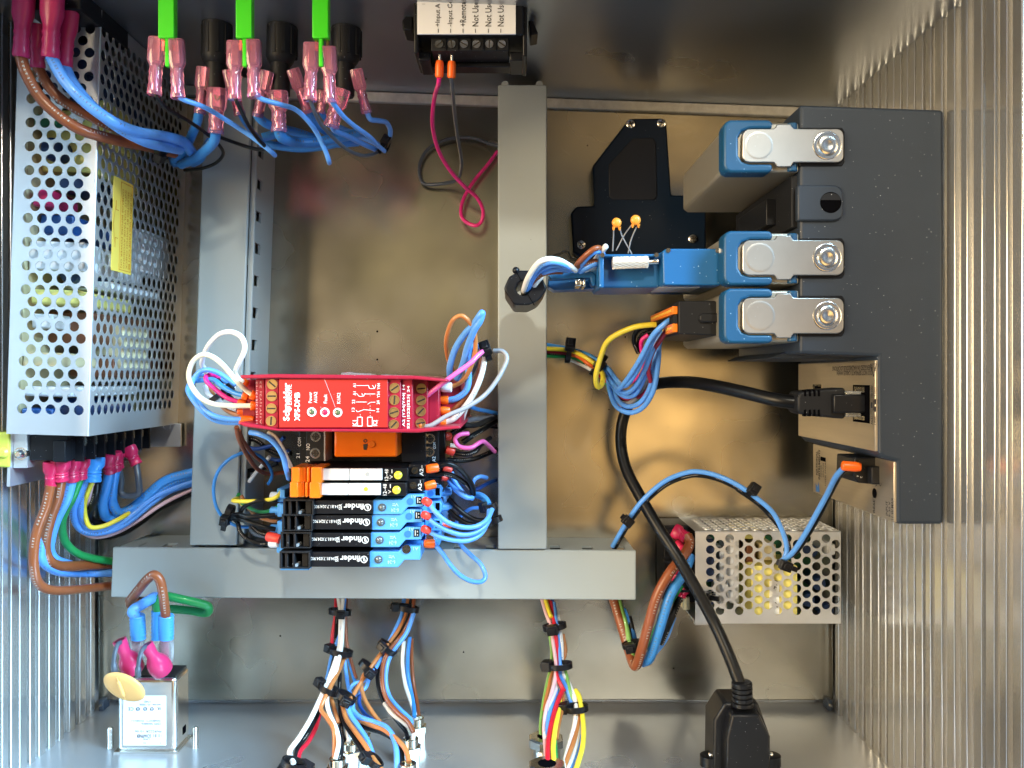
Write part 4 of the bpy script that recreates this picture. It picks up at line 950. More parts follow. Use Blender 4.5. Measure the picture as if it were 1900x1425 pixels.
# two slim interface relays with orange ejectors
for i, (v0, v1, lab) in enumerate(((868,892.5,'upper slim relay with orange lever, white strip and yellow lamp'),(895.5,920,'lower slim relay with orange lever, white strip and yellow lamp'))):
    o = -3*i; zt = 84
    t = thing('interface_relay', lab, 'relay', at(660,(v0+v1)/2,8), 'slim relays with orange levers')
    part('body', MB().slab(545+o,v0,757+o,v1,zt,10), 'black_plastic', t, bevel=.3)
    part('lever', MB().slab(540.5+o,v0-1,556+o,v1+3,zt+4.5,zt-12).slab(556+o,v0-1,567+o,v1+2.5,zt+2,zt-12).slab(569+o,v0-1,574+o,v1+2.5,zt+3.5,zt-12).slab(577+o,v0-1,597+o,v1+4.5,zt+4.8,zt-12), 'orange_plastic', t, bevel=.4)
    st = part('label_strip', MB().slab(597+o,v0+1.5,648+o,v1-1.5,zt+1.6,zt-.2).slab(649+o,v0+1.5,709+o,v1-1.5,zt+1.4,zt-.2), 'strip_white', t, bevel=.25)
    part('strip_dot', MB().cyl(at(682+o,v0+12,zt+1.3), at(682+o,v0+12,zt+1.6), .9), 'led_yellow' if i else 'grey_print', st)
    c = at(739+o,v0+13.5,zt); part('lamp', MB().lathe(c, c+Vector((0,0,1.6)), [(0,1.75),(.5,1.7),(.85,1.2),(1,.3)], 20), 'led_yellow', t)
    text('12–48', 717+o, v0+13, zt+.12, 7, 21, 90, W_, t, bold=.01); text('V', 726+o, v0+17, zt+.12, 6, 7, 90, W_, t)
    part('dc_mark', MB().slab(726.5+o,v0+3,728+o,v0+10,zt+.1,zt-.1), W_, t)
    part('terminal_head', MB().slab(759+o,v0-7,790+o,v1-8,zt-5,10), 'black_plastic', t, bevel=.4)
    c = at(770+o,v0+5,zt-4.9); sc_ = part('terminal_screw', MB().cyl(c-Vector((0,0,.3)), c+Vector((0,0,.3)), 1.6, 1.5, 20), 'nickel', t)
    part('slot', MB().cbox(c+Vector((0,0,.33)), 3, .4, .12, (1,.9-i,0),(-.9+i,1,0)), 'slot_dark', sc_)
    text('A2–', 782+o, v0+5, zt-4.85, 7, 20, 90, W_, t, bold=.01)
    part('terminal_foot', MB().slab(789+o,v0-9,826+o,v1-7,60,10), 'black_plastic', t, bevel=.4)
    text('A1', 813+o, v0+6, 60.1, 6, 10, 90, W_, t)

# four slim solid state relays in blue sockets
rows = [(928.5,953.5,82,'first (topmost) slim black relay in a blue socket'),(956,982.5,81,'second slim black relay in a blue socket'),(989,1014.5,80,'third slim black relay in a blue socket'),(1025,1052,80,'fourth (lowest) slim black relay in a blue socket')]
for i, (v0, v1, zt, lab) in enumerate(rows):
    o = -2.2*i
    t = thing('solid_state_relay', lab, 'relay', at(660,(v0+v1)/2,8), 'slim relays in blue sockets')
    part('body', MB().slab(580+o,v0,692+o,v1,zt,30), 'black_plastic', t, bevel=.25)
    cr_ = part('carrier', MB().slab(525+o,v0-2,582+o,v0+1.5,zt+1.5,40).slab(525+o,v1+1,581+o,v1+3,zt+1.5,40).slab(525+o,v0-1,529+o,v1+2,zt+1.5,40).slab(535+o,v0-1,541+o,v1+2,zt+.5,40).slab(549+o,v0-1,553+o,v1+2,zt+1.2,40).slab(567+o,v0-1,578+o,v1+2,zt-1.0,40).slab(578.5+o,v0-1,582+o,v1+2,zt+1.5,40).slab(526+o,v0-1,580+o,v1+2,zt-14,40), 'black_matte', t, bevel=.2)
    part('catch', MB().slab(554+o,v1-5,558+o,v1+.5,zt,zt-8), 'grey_print', cr_)
    bs_ = part('socket', MB().uvprism([(692+o,v0-1),(745+o,v0-1),(757+o,v0-11),(786+o,v0-11),(786+o,v1-13),(757+o,v1-13),(745+o,v1+1),(692+o,v1+1)], zt-1.5, 12), 'socket_blue', t, bevel=.35)
    part('socket_side', MB().slab(527+o,v1+3.5,579+o,v1+6,zt-10,20), 'socket_blue', t)
    c = at(709+o,v0+13,zt-1.4); part('lamp', MB().ringwall(c,(0,0,1),1.75,1.4,.3,20).ball(c, 1.4, 1.4, 1.1), 'led_smoke', t)
    text('finder', 656.5+o, v0+11.5, zt+.12, 11, 38, 180, W_, t, bold=.018)
    text('SSR', 631.5+o, v0+12, zt+.12, 6, 10.5, 90, W_, t, bold=.01)
    text('34.81.7.024.902', 605+o, v0+11.5, zt+.12, 5.8, 46, 180, W_, t, bold=.005)
    cm = at(682+o,v0+13,zt+.1); part('round_mark', MB().ringwall(cm,(0,0,1),1.5,1.2,.08,24).cbox(cm+Vector((-.2,0,0)),.3,1.8,.08,(1,.3,0),(-.3,1,0)).cbox(cm+Vector((.3,0,0)),.3,1.8,.08,(1,.3,0),(-.3,1,0)), W_, t)
    text('V', 736+o, v0+8, zt-1.35, 6, 7, 180, 'blue_print', t); text('6-24', 733+o, v0+18, zt-1.35, 7, 14, 180, 'blue_print', t)
    part('dc_mark', MB().slab(728+o,v0+6,733+o,v0+7,zt-1.35,zt-1.6).slab(728+o,v0+9,733+o,v0+10,zt-1.35,zt-1.6), 'blue_print', t)
    if i < 3:
        c = at(761+o,v0+2,zt-1.4); part('test_hole', MB().lathe(c-Vector((0,0,.2)), c+Vector((0,0,.08)), [(0,1.5),(1,1.5)], 16), 'socket_blue_deep', t)
        w = part('clamp_window', MB().slab(772+o,v0-7,782+o,v0+7,zt-1.3,zt-2), 'dark_void', t)
        part('clamp_bar', MB().slab(774+o,v0-5,776+o,v0+5,zt-1.15,zt-2).slab(778+o,v0-4,780+o,v0-1,zt-1.15,zt-2).slab(778+o,v0+2,780+o,v0+5,zt-1.15,zt-2), 'grey_print', w)
        text('A1', 768+o, v0-7, zt-1.35, 6, 9, 180, 'blue_print', t)
        # lower terminal step to the right
        part('terminal_step', MB().uvprism([(788,v0-26),(816,v0-26),(820,v0-20),(818,v0-4),(788,v0-4)], 66, 14), 'socket_blue', t, bevel=.4)
        c = at(799,v0-13,66); part('test_hole', MB().cyl(c-Vector((0,0,.2)), c+Vector((0,0,.08)), 1.4, 1.4, 16), 'socket_blue_deep', t)
        part('clamp_window', MB().slab(808,v0-23,816,v0-9,66.1,65.5), 'dark_void', t)
        text('A2', 800, v0-22, 66.12, 6, 8, 180, 'blue_print', t)
        c = at(826,v0-16,56); part('wire_mouth', MB().ringwall(c,(-.9,0,.45),1.9,1.5,5,20), ('socket_blue','socket_blue','ferrule_red')[i], t)
        # left end of the socket
        part('end_step', MB().slab(514,v0-22,533,v0+3,58,12).slab(519,v0-20,529,v0-4,64,50), 'socket_blue', t, bevel=.4)
        c = at(513,v0-8,54); part('wire_mouth', MB().ringwall(c,(.9,0,.4),1.9,1.5,5,20), ('part_white','socket_blue','socket_blue')[i], t)
    else:
        c = at(761+o,v0-6,zt-1.3); s_ = part('terminal_screw', MB().cyl(c-Vector((0,0,.2)), c+Vector((0,0,.2)), 1.9, 1.9, 20), 'bright_metal', t)
        part('slot', MB().cbox(c+Vector((0,0,.22)),3.2,.7,.12).cbox(c+Vector((0,0,.23)),.7,3.2,.12), 'slot_dark', s_)
        text('A1', 778+o, v0-7, zt-1.35, 6, 9, 180, 'blue_print', t)
        part('terminal_step', MB().slab(788,990,816,1012,66,14), 'socket_blue', t, bevel=.4)
        c = at(797,998,66); part('terminal_screw', MB().cyl(c-Vector((0,0,.2)), c+Vector((0,0,.2)), 1.9, 1.9, 20), 'bright_metal', t)
        text('A2', 812, 997, 66.12, 6, 8, 180, 'blue_print', t)
        part('end_step', MB().slab(513,1000,532,1026,60,12), 'socket_blue', t, bevel=.4)
# ================================================================ wiring, upper left
def boot(parent, zoom, a, b, r, m):      # large insulated spade seen side on
    p0, p1 = za(zoom,*a), za(zoom,*b)
    return part('insulator', MB().lathe(p0, p1, [(0,r*1.12,.75,3),(.10,r*1.2,.75,3),(.36,r*1.16,.8,3),(.50,r*.92,.95),(.58,r*.86,1),(.62,r*.96,1),(.68,r*.84,1),(.74,r*.95,1),(.80,r*.86,1),(.90,r*.95,1),(.97,r*.98,1),(1,r*.9,1)], 20), m, parent, smooth=50)
w = wire('thick brown wire from the leftmost magenta terminal across the perforated cover', 'br', 2.25, 'A', [(145,390,113),(190,530,113),(285,690,111),(420,820,109),(570,915,106),(760,975,98),(950,1015,86),(1090,1045,74),(1230,1080,60)])
boot(w, 'A', (170,-60,116), (150,405,113), 3.3, 'terminal_magenta')
w = wire('thick brown wire behind, from the second magenta terminal', 'br', 2.1, 'A', [(265,470,103),(330,590,103),(430,700,102),(580,790,101),(760,880,96),(950,960,80),(1130,1040,64)])
boot(w, 'A', (250,170,106), (268,480,103), 2.9, 'terminal_magenta')
w = wire('thick light blue wire from the third magenta terminal', 'lb', 2.3, 'A', [(360,400,114),(450,560,114),(600,720,112),(780,850,108),(960,930,98),(1140,960,86),(1290,1000,74),(1350,1070,62)])
boot(w, 'A', (372,-60,117), (355,410,114), 3.5, 'terminal_magenta')
w = wire('thick light blue wire from the fourth magenta terminal', 'lb', 2.2, 'A', [(455,455,107),(510,580,107),(640,740,106),(820,890,102),(1000,990,94),(1140,1030,84),(1270,1055,72)])
boot(w, 'A', (492,60,109), (458,470,107), 2.9, 'terminal_magenta')
t = thing('connector_block', 'black connector body behind the magenta terminals in the corner', 'connector', at(90,-10,112))
part('body', MB().slab(40,-30,150,18,112,70), 'black_plastic', t, bevel=.6)
tie('black cable tie around the brown and blue wires on the perforated cover', 'A', 1160, 1010, 80, -28, 5.2, 4.6, head=200, tail=3)

# pink crimp terminals on switches and fuse holders
def pinkterm(w, zoom, a, b, wd, z0, z1, blade='nickel'):
    spade(w, za(zoom,*a,z0), za(zoom,*b,z1), wd, 'pink_clear', blade)
w = wire('thin black wire from the left terminal of the leftmost green switch', 'bk', .75, 'A', [(1092,655,117),(1110,690,117),(1180,765,112),(1330,855,100),(1460,945,88),(1550,1030,78),(1572,1090,70),(1520,1150,64),(1420,1188,60),(1300,1200,54)])
pinkterm(w, 'A', (1112,265), (1088,672), 3.2, 118, 117)
w = wire('pale blue wire from the right terminal of the leftmost green switch', 'lb', 1.0, 'A', [(1258,675,117),(1300,705,116),(1450,760,110),(1600,850,100),(1740,940,94),(1850,1020,92),(1915,1072,90),(1938,1095,84),(1915,1072,78),(1840,1000,70),(1760,940,60)])
pinkterm(w, 'A', (1238,280), (1255,695), 3.2, 118, 117)
w = wire('thin black wire from the left terminal of the middle green switch', 'bk', .8, 'B', [(138,690,117),(160,740,116),(230,880,108),(300,980,98),(345,1030,92),(330,1055,88),(240,1040,82),(120,1000,76),(10,960,70)])
pinkterm(w, 'B', (140,292), (134,705), 3.1, 118, 117)
w = wire('pale blue wire looping from the right terminal of the middle green switch', 'lb', 1.0, 'B', [(285,665,117),(330,700,116),(450,735,112),(560,770,106),(650,850,100),(720,950,94),(772,1060,90),(796,1125,88),(802,1150,82),(792,1118,76),(756,1020,68),(700,910,60),(660,860,52)])
pinkterm(w, 'B', (262,285), (272,690), 3.1, 118, 117)
w = wire('thin dark wire from the left terminal of the rightmost green switch', 'dg', .8, 'B', [(662,690,117),(690,770,114),(740,870,106),(820,960,96),(920,1050,86),(1020,1095,76),(1110,1090,66),(1170,1050,58)])
pinkterm(w, 'B', (680,305), (666,712), 3.1, 118, 117)
w = wire('pale blue wire from the right terminal of the rightmost green switch', 'lb', 1.0, 'B', [(805,690,115),(830,730,114),(900,820,106),(980,890,96),(1080,960,84),(1150,1030,72),(1190,1065,64)])
pinkterm(w, 'B', (795,330), (808,725), 3.1, 118, 115)
lo = [('thick blue wire from the pink terminal left of the leftmost fuse holder','tb',2.0,'A',[(1405,780,84),(1390,860,78),(1350,960,68),(1300,1060,58),(1230,1130,48)],(1440,475),(1410,805),3.0,86,84),
 ('thick blue wire from the pink marked terminal of the leftmost fuse holder','tb',2.2,'A',[(1520,925,88),(1510,990,84),(1450,1060,74),(1370,1120,62),(1280,1160,50)],(1532,622),(1520,945),3.9,90,88),
 ('blue wire from the half hidden pink terminal behind the middle green switch','bl',1.3,'B',[(170,790,84),(200,850,80),(260,930,72),(320,1000,64)],(95,490),(172,815),2.8,88,84),
 ('thick blue wire from the amber tinted terminal left of the middle fuse holder','tb',2.0,'B',[(290,805,84),(340,860,80),(430,900,72),(560,930,64),(680,970,58)],(365,500),(295,825),2.8,88,84),
 ('thick blue wire from the pink marked terminal of the middle fuse holder','tb',2.3,'B',[(440,905,88),(470,970,84),(560,1000,76),(700,1005,70),(840,975,66),(1000,940,60)],(440,640),(448,930),3.9,90,88),
 ('pink terminal wire leaning right of the middle fuse holder','tb',1.5,'B',[(655,785,82),(690,850,76),(760,920,68),(850,980,60)],(545,485),(655,800),2.8,88,82),
 ('wire from the pink terminal half hidden left of the rightmost fuse holder','bl',1.3,'B',[(740,780,80),(780,840,74),(860,890,66)],(770,640),(738,800),2.6,82,80),
 ('pale blue wire from the pink marked terminal of the rightmost fuse holder','lb',1.15,'B',[(815,870,90),(840,920,86),(930,960,78),(1030,1010,68),(1140,1060,58)],(885,625),(812,900),3.9,92,90),
 ('pale blue curled wire from the rightmost pink terminal','lb',1.1,'B',[(1065,780,82),(1090,840,80),(1150,850,76),(1205,865,70),(1232,920,64),(1225,980,58),(1200,1005,54)],(990,485),(1065,800),2.7,88,82)]
for lab, col, r, zm, pts, a, b, wd, z0, z1 in lo:
    w = wire(lab, col, r, zm, pts); pinkterm(w, zm, a, b, wd, z0, z1, 'bright_metal')
    if wd > 3.5:
        o = ZM[zm]; mm = [(a[0]-18,a[1]+50,z0+3.2),(a[0]-8,a[1]+85,z0+3.2),(a[0],a[1]+50,z0+3.2),(a[0]+8,a[1]+85,z0+3.2),(a[0]+18,a[1]+55,z0+3.2)]
        part('pen_mark', MB().tube(pz(zm, mm), .2, 5), 'wire_gn', w)
for lab, col, r, pts in (('blue wire lying lowest in the bundle below the fuse holders','bl',1.9,[(320,1010,54),(450,1030,54),(600,1045,54),(760,1030,54),(900,1000,54),(1010,985,54)]),
    ('blue wire crossing the middle of the bundle below the fuse holders','tb',2.0,[(330,970,62),(440,945,60),(560,950,58),(700,985,56),(860,1010,54),(1010,1000,52)]),
    ('pale blue wire along the top of the bundle below the fuse holders','lb',1.2,[(860,890,66),(950,930,62),(1050,975,58),(1130,1010,56),(1190,1050,54)]),
    ('blue wire dropping from the left bundle beside the duct','tb',2.0,[(-40,1000,60),(-80,1060,52),(-110,1120,44),(-160,1150,34)])):
    wire(lab, col, r, 'B', pts)
wire('thick blue wire turning down beside the perforated cover', 'tb', 2.1, 'A', [(1330,1000,64),(1300,1060,56),(1270,1120,48),(1235,1150,36),(1215,1110,24)])
tie('black cable tie with cut tail at the right end of the blue bundle', 'B', 1200, 1030, 56, -25, 2.6, 2.6, head=70, tail=5)

# converter wires
w = wire('magenta wire from the converter looping down to the middle duct', 'mg', .95, 'C', [(437,545,101),(430,600,96),(405,680,78),(388,830,66),(400,950,56),(440,1080,46),(520,1210,36),(620,1320,28),(700,1390,22),(745,1480,18),(735,1560,16),(690,1590,16),(620,1560,14),(590,1500,12),(610,1400,10),(680,1280,8),(780,1160,7),(850,1065,7)])
ferrule(w, za('C',437,548,101), za('C',440,428,102), 1.7)
part('pin', MB().cyl(za('C',440,432,102), za('C',440,385,103), .6), 'bright_metal', w)
w = wire('dark grey wire from the converter looping behind the magenta wire', 'dg', .85, 'C', [(522,545,101),(530,640,92),(545,800,66),(565,960,50),(590,1100,36),(592,1190,26),(565,1265,18),(480,1292,10),(340,1298,6),(300,1240,5),(302,1150,5),(350,1060,5),(440,1000,5),(560,970,5),(680,975,6),(780,1010,7),(850,1030,8)])
ferrule(w, za('C',523,552,101), za('C',526,432,102), 1.7)
part('pin', MB().cyl(za('C',526,436,102), za('C',526,388,103), .6), 'bright_metal', w)

# ================================================================ wiring left of the safety relay
def rterm(w, zoom, a, b, r=1.6, m='ferrule_orange'): ferrule(w, za(zoom,*a), za(zoom,*b), r, m)
w = wire('white looped wire on the relay, rising highest over the left duct', 'wh', 1.02, 'I', [(575,712,100),(525,668,101),(505,615,103),(540,535,106),(580,450,108),(590,380,109),(555,305,109),(470,266,108),(370,285,106),(280,370,103),(228,470,98),(212,550,92),(240,600,86),(270,680,80),(340,740,76),(500,745,78)])
rterm(w, 'I', (560,705,99), (615,735,98), 1.9)
w = wire('cream looped wire on the relay, the wide loop reaching farthest left', 'cr', 1.04, 'I', [(650,815,100),(590,770,101),(510,690,104),(400,560,107),(310,488,108),(220,466,108),(135,525,106),(95,640,104),(120,740,102),(200,845,100),(320,902,99),(480,916,99),(645,916,99)])
rterm(w, 'I', (640,815,100), (690,835,99), 1.9); rterm(w, 'I', (640,916,99), (690,918,98), 1.9)
for lab, col, r, pts, fe_ in (
 ('blue wire loop at the left end of the relay, outer of the pair','lb',1.08,[(555,1062,94),(420,1062,94),(300,1030,95),(180,925,96),(100,810,94),(92,750,90),(130,690,86),(200,640,82),(330,660,80),(500,740,80)],None),
 ('blue wire loop at the left end of the relay, inner of the pair','lb',1.05,[(560,1035,97),(420,1030,97),(290,990,97),(180,890,95),(115,790,92),(135,690,90),(190,620,90),(270,600,91),(380,640,91),(510,735,91)],((545,1040,96),(670,1045,96))),
 ('blue wire entering the second orange ferrule at the left end of the relay','tb',1.05,[(575,825,98),(480,795,97),(390,745,95),(315,690,92),(220,690,88),(155,695,84)],((570,825,98),(620,840,98))),
 ('magenta wire bending into the left end of the relay','mg',1.0,[(545,885,95),(440,850,95),(340,780,94),(262,710,92),(250,660,90),(310,640,86),(360,680,82)],((530,885,95),(600,900,95))),
 ('printed white wire between the magenta and brown wires at the relay','wh',1.0,[(240,740,84),(270,815,86),(350,868,88),(440,920,89),(520,950,90)],None),
 ('brown wire bending into the lower left end of the relay','ob',1.0,[(275,750,82),(330,850,84),(430,955,87),(560,1012,90)],((530,960,92),(600,975,92))),
 ('black wire crossing behind the blue wires at the relay','bk',1.0,[(320,640,84),(390,740,82),(480,860,80),(560,930,80)],None)):
    w = wire(lab, col, r, 'I', pts)
    if fe_: rterm(w, 'I', *fe_, r=1.9 if 'inner' in lab else 1.6)
tie('black cable tie on the wires left of the relay', 'I', 430, 800, 84, -50, 2.6, 2.6, head=60, tail=7)
for lab, col, r, zm, pts in (
 ('brown wire hanging below the left end of the relay','br',1.0,'K',[(280,60,88),(300,160,80),(350,270,66),(420,380,54),(480,440,46),(560,470,40),(700,460,36)]),
 ('second brown wire hanging below the left end of the relay','br',.9,'K',[(300,90,78),(350,200,66),(430,300,54),(520,380,46),(560,420,40)]),
 ('blue wire from under the relay to the orange lever','lb',1.15,'K',[(400,105,90),(480,120,92),(570,160,92),(640,230,91),(690,320,90),(715,420,88),(740,510,80)]),
 ('cream wire from under the relay to the orange lever','cr',.95,'K',[(560,110,88),(620,150,90),(680,240,90),(720,330,88),(760,410,84)]),
 ('thin blue wire in a round loop over the left duct','bl',.75,'K',[(560,560,34),(590,500,38),(580,430,42),(520,340,48),(430,290,54),(340,285,58),(220,340,60),(130,430,60),(85,540,60),(80,660,60),(110,780,60),(180,870,58),(280,930,54),(380,940,50)]),
 ('yellow green wire at the left end of the blue sockets','yl',.95,'K',[(680,620,58),(640,670,60),(560,700,60),(420,712,60),(255,710,58),(290,690,50),(330,740,44)]),
 ('green wire bending behind the black wires','gn',.85,'K',[(300,650,50),(290,690,48),(360,750,48),(460,800,50),(560,800,52),(650,760,54)]),
 ('brown wire behind the black wires at the blue sockets','ob',.85,'K',[(320,660,44),(370,750,44),(450,840,46),(560,880,48),(640,890,50)]),
 ('black wire into the white sleeve of the first blue socket','bk',1.0,'K',[(640,705,58),(540,705,60),(420,720,60),(340,770,58),(300,830,56),(230,850,54)]),
 ('black wire into the second blue socket','bk',1.1,'K',[(620,835,58),(500,845,60),(380,850,60),(290,830,58),(220,850,56)]),
 ('black wire into the third blue socket','bk',1.1,'K',[(620,960,58),(520,940,60),(400,900,60),(300,870,58),(230,860,56)]),
 ('black wire arching under the others to the white ferrule','bk',1.0,'K',[(590,1085,58),(480,1085,58),(380,1050,58),(310,980,58),(290,900,56),(240,860,54)]),
 ('dark wire deep behind the sockets on the left','dg',1.0,'K',[(560,1030,40),(440,1000,38),(390,930,36),(340,860,36)]),
 ('dark wire running into the left duct below the relay','bk',1.1,'K',[(640,380,30),(520,420,28),(400,440,24),(330,400,22)]),
 ('blue wire deep below the relay','db',1.0,'K',[(350,230,34),(430,250,34),(520,240,34),(640,200,34),(700,150,36)]),
 ('dark blue wire deep below the relay','db',1.0,'K',[(560,330,26),(640,350,26),(700,330,28),(740,260,30)]),
 ('black wire deep below the relay','bk',1.2,'K',[(380,160,30),(460,180,30),(560,260,28),(660,300,28),(760,290,30)])):
    w = wire(lab, col, r, zm, pts)
    if 'white ferrule' in lab: ferrule(w, za('K',575,1085,58), za('K',650,1085,60), 1.9, 'part_white')
w = wire('short black wire with a red ferrule at the third blue socket', 'bk', 1.0, 'K', [(560,1010,56),(480,990,56),(420,940,54)])
ferrule(w, za('K',550,1020,58), za('K',665,1050,60), 2.3, 'ferrule_red')
tie('black cable tie at the left end of the blue sockets', 'K', 215, 830, 58, -15, 4.0, 3.4, head=110, tail=3)
wire('white cable tie tail behind the relay wires', 'wh', .9, 'K', [(390,540,34),(450,460,36),(530,370,38),(570,320,40)])

# ================================================================ wiring right of the safety relay
for lab, col, r, pts, f in (
 ('orange brown looped wire from the white ferrule of the relay','ob',.95,[(935,750,92),(1010,715,93),(1080,640,95),(1140,480,98),(1150,330,101),(1120,210,104),(1060,140,106),(1010,125,106),(950,165,105),(905,280,101),(893,390,96),(915,520,88),(960,600,82)],((945,755,92),(845,752,92),2.1,'part_white')),
 ('blue wire in the tall narrow loop beside the middle duct','lb',1.35,[(925,665,88),(925,570,92),(975,410,97),(1055,285,101),(1130,205,104),(1190,118,107),(1210,100,107),(1190,170,106),(1140,250,104),(1080,400,99),(1040,550,94),(985,680,88)],None),
 ('blue wire curving from the second right ferrule of the relay','lb',1.35,[(905,868,90),(985,850,91),(1065,785,92),(1090,690,93),(1085,560,94),(1092,450,94),(1130,375,93),(1185,400,90)],((915,866,90),(835,864,90),1.8,'ferrule_orange')),
 ('pink wire slanting across the right end of the relay','pk',1.0,[(690,855,100),(800,765,102),(960,645,103),(1100,545,102),(1165,480,100),(1220,430,97),(1200,425,94)],((690,858,100),(610,858,99),1.8,'ferrule_orange')),
 ('grey wire sweeping from the lowest relay screw over the duct edge','gy',.95,[(680,1100,101),(760,1088,102),(900,1005,102),(1080,925,101),(1230,825,99),(1340,690,97),(1415,550,95),(1425,480,94),(1385,435,93),(1310,432,92)],((690,1090,101),(598,1078,99),1.8,'ferrule_orange')),
 ('white wire from the lowest right ferrule up to the cable tie','wh',1.2,[(890,1062,90),(960,1030,91),(1050,935,92),(1140,800,93),(1200,650,93),(1235,485,92)],((895,1066,90),(825,1060,90),1.8,'ferrule_orange')),
 ('brown wire beside the white wire up to the cable tie','br',1.1,[(930,965,89),(1000,910,90),(1060,840,90),(1140,720,91),(1185,590,91),(1205,490,91)],((925,960,89),(835,958,90),1.8,'ferrule_orange')),
 ('thin dark wire running beside the brown wire to the tie','dg',.8,[(1085,700,88),(1120,640,88),(1170,530,89),(1230,460,90)],None),
 ('white wire dropping behind the right end of the relay','wh',1.0,[(1075,920,74),(1050,990,70),(1025,1070,64)],None)):
    w = wire(lab, col, r, 'J', pts)
    if f: ferrule(w, za('J',*f[0]), za('J',*f[1]), f[2], f[3])
tie('black cable tie at the top of the wires right of the relay', 'J', 1255, 455, 92, 20, 2.6, 2.6, head=60, hs=1.15)
for lab, col, r, pts, f in (
 ('pink wire curling below the right end of the relay','pk',1.0,[(1090,1160,60),(1010,1172,62),(970,1215,62),(1010,1275,62),(1110,1285,62),(1205,1232,58),(1250,1250,52),(1320,1320,40)],None),
 ('white stub wire beside the curling pink wire','wh',1.0,[(930,1265,56),(980,1270,56),(1030,1290,54)],None),
 ('black wire arching below the pink wire','bk',1.1,[(960,1330,54),(1060,1345,56),(1150,1320,54),(1200,1260,50),(1280,1200,40)],((965,1325,54),(890,1300,55),2.0,'ferrule_red')),
 ('black wire from behind the relay into the middle duct','bk',1.2,[(1050,1080,60),(1140,1090,56),(1240,1050,46),(1340,1010,30)],None),
 ('second black wire from behind the relay into the duct','bk',1.3,[(1040,1240,50),(1110,1190,50),(1220,1120,42),(1345,1040,26)],None),
 ('dark blue wire from behind the relay into the duct','bl',.95,[(1105,925,56),(1180,950,50),(1260,965,42),(1345,985,30)],None),
 ('grey sleeve wire lying in the dark gap','gy',1.3,[(1060,1048,46),(1160,1030,44),(1300,1018,36)],None),
 ('black wire low in the gap right of the amber relay','bk',1.2,[(880,1390,40),(1000,1400,38),(1150,1380,34),(1340,1300,26)],None),
 ('black wire at the foot of the gap by the duct','bk',1.2,[(900,1180,40),(1000,1130,36),(1120,1080,30),(1340,1100,20)],((930,1190,44),(870,1180,46),2.0,'ferrule_red'))):
    w = wire(lab, col, r, 'J', pts)
    if f: ferrule(w, za('J',*f[0]), za('J',*f[1]), f[2], f[3])

# wires on the slim relays, right side
for lab, col, r, pts, f in (
 ('pale blue wire from the first blue socket ferrule','lb',1.1,[(695,735,80),(760,820,82),(860,900,82),(980,940,80),(1100,938,78),(1200,880,74),(1250,785,68)],((700,735,80),(648,700,82),1.75,'ferrule_red')),
 ('pale blue wire from the second blue socket ferrule','lb',1.1,[(685,855,80),(760,920,81),(880,980,80),(1000,1008,78),(1120,980,75),(1210,900,71),(1225,780,66)],((695,850,80),(640,825,82),1.75,'ferrule_red')),
 ('pale blue wire from the third blue socket ferrule','lb',1.1,[(690,980,78),(800,1030,79),(920,1058,78),(1040,1058,76),(1150,1000,72),(1225,870,66)],((695,975,78),(640,950,80),1.75,'ferrule_red')),
 ('pale blue wire looping down over the crosswise duct','lb',1.05,[(742,1092,72),(810,1170,72),(870,1260,70),(960,1360,66),(1070,1418,62),(1155,1420,58),(1190,1370,56),(1150,1270,54),(1060,1185,52),(985,1110,50),(955,1050,46),(935,930,44)],((745,1088,72),(648,1085,73),1.95,'ferrule_orange')),
 ('black wire from the upper slim relay','bk',1.15,[(790,400,76),(860,385,76),(950,420,74),(1030,500,70),(1080,590,64),(1085,650,60)],((775,415,77),(670,430,79),1.95,'ferrule_orange')),
 ('black wire from the lower slim relay','bk',1.15,[(750,480,72),(830,470,72),(930,500,70),(1020,560,66),(1085,650,58)],((750,560,76),(655,585,78),1.95,'ferrule_orange')),
 ('pale blue wire from the lower foot of the upper slim relay','lb',1.1,[(890,455,60),(910,520,60),(960,600,60),(1020,660,60),(1080,690,58)],((895,440,60),(815,425,61),1.7,'ferrule_red')),
 ('pale blue wire from the lower foot of the lower slim relay','lb',1.1,[(860,510,58),(900,580,60),(960,640,62),(1030,680,62),(1080,680,60)],((862,508,58),(800,505,60),1.5,'ferrule_red')),
 ('blue wire from the slim relays to the right hand tie','tb',1.05,[(1085,645,56),(1150,655,58),(1200,690,60),(1225,740,62)],None),
 ('second blue wire from the slim relays to the right hand tie','tb',1.05,[(1090,660,52),(1150,680,54),(1190,710,58),(1215,745,60)],None),
 ('blue wire stub rising to the duct above the tie','lb',1.0,[(1070,580,50),(1095,520,50),(1145,495,48),(1200,505,40)],None),
 ('dark blue wire crossing the gap to the duct','db',1.0,[(990,560,42),(1090,610,40),(1200,560,34),(1300,520,24)],None),
 ('black wire from the upper blue mouth to the tie','bk',1.2,[(870,690,56),(930,760,58),(1010,830,58),(1110,880,58),(1200,880,58),(1270,850,60)],None),
 ('black wire from the middle blue mouth to the tie','bk',1.2,[(870,790,56),(930,850,56),(1030,910,56),(1150,920,56),(1230,890,58),(1280,860,60)],None),
 ('black wire from the red mouth to the tie','bk',1.2,[(860,895,56),(940,950,52),(1060,975,50),(1180,950,52),(1270,890,56)],None),
 ('blue wire crossing behind the black wires','lb',.9,[(930,960,40),(935,900,40),(990,830,42),(1060,780,44),(1130,770,44)],None)):
    w = wire(lab, col, r, 'L', pts)
    if f: ferrule(w, za('L',*f[0]), za('L',*f[1]), f[2], f[3])
tie('black cable tie, upper of two beside the duct right of the blue sockets', 'L', 1235, 760, 64, 105, 2.6, 2.6, head=-60, hs=1.2)
tie('black cable tie, lower of two beside the duct right of the blue sockets', 'L', 1270, 880, 60, 110, 3.0, 2.6, head=-50, hs=1.15)
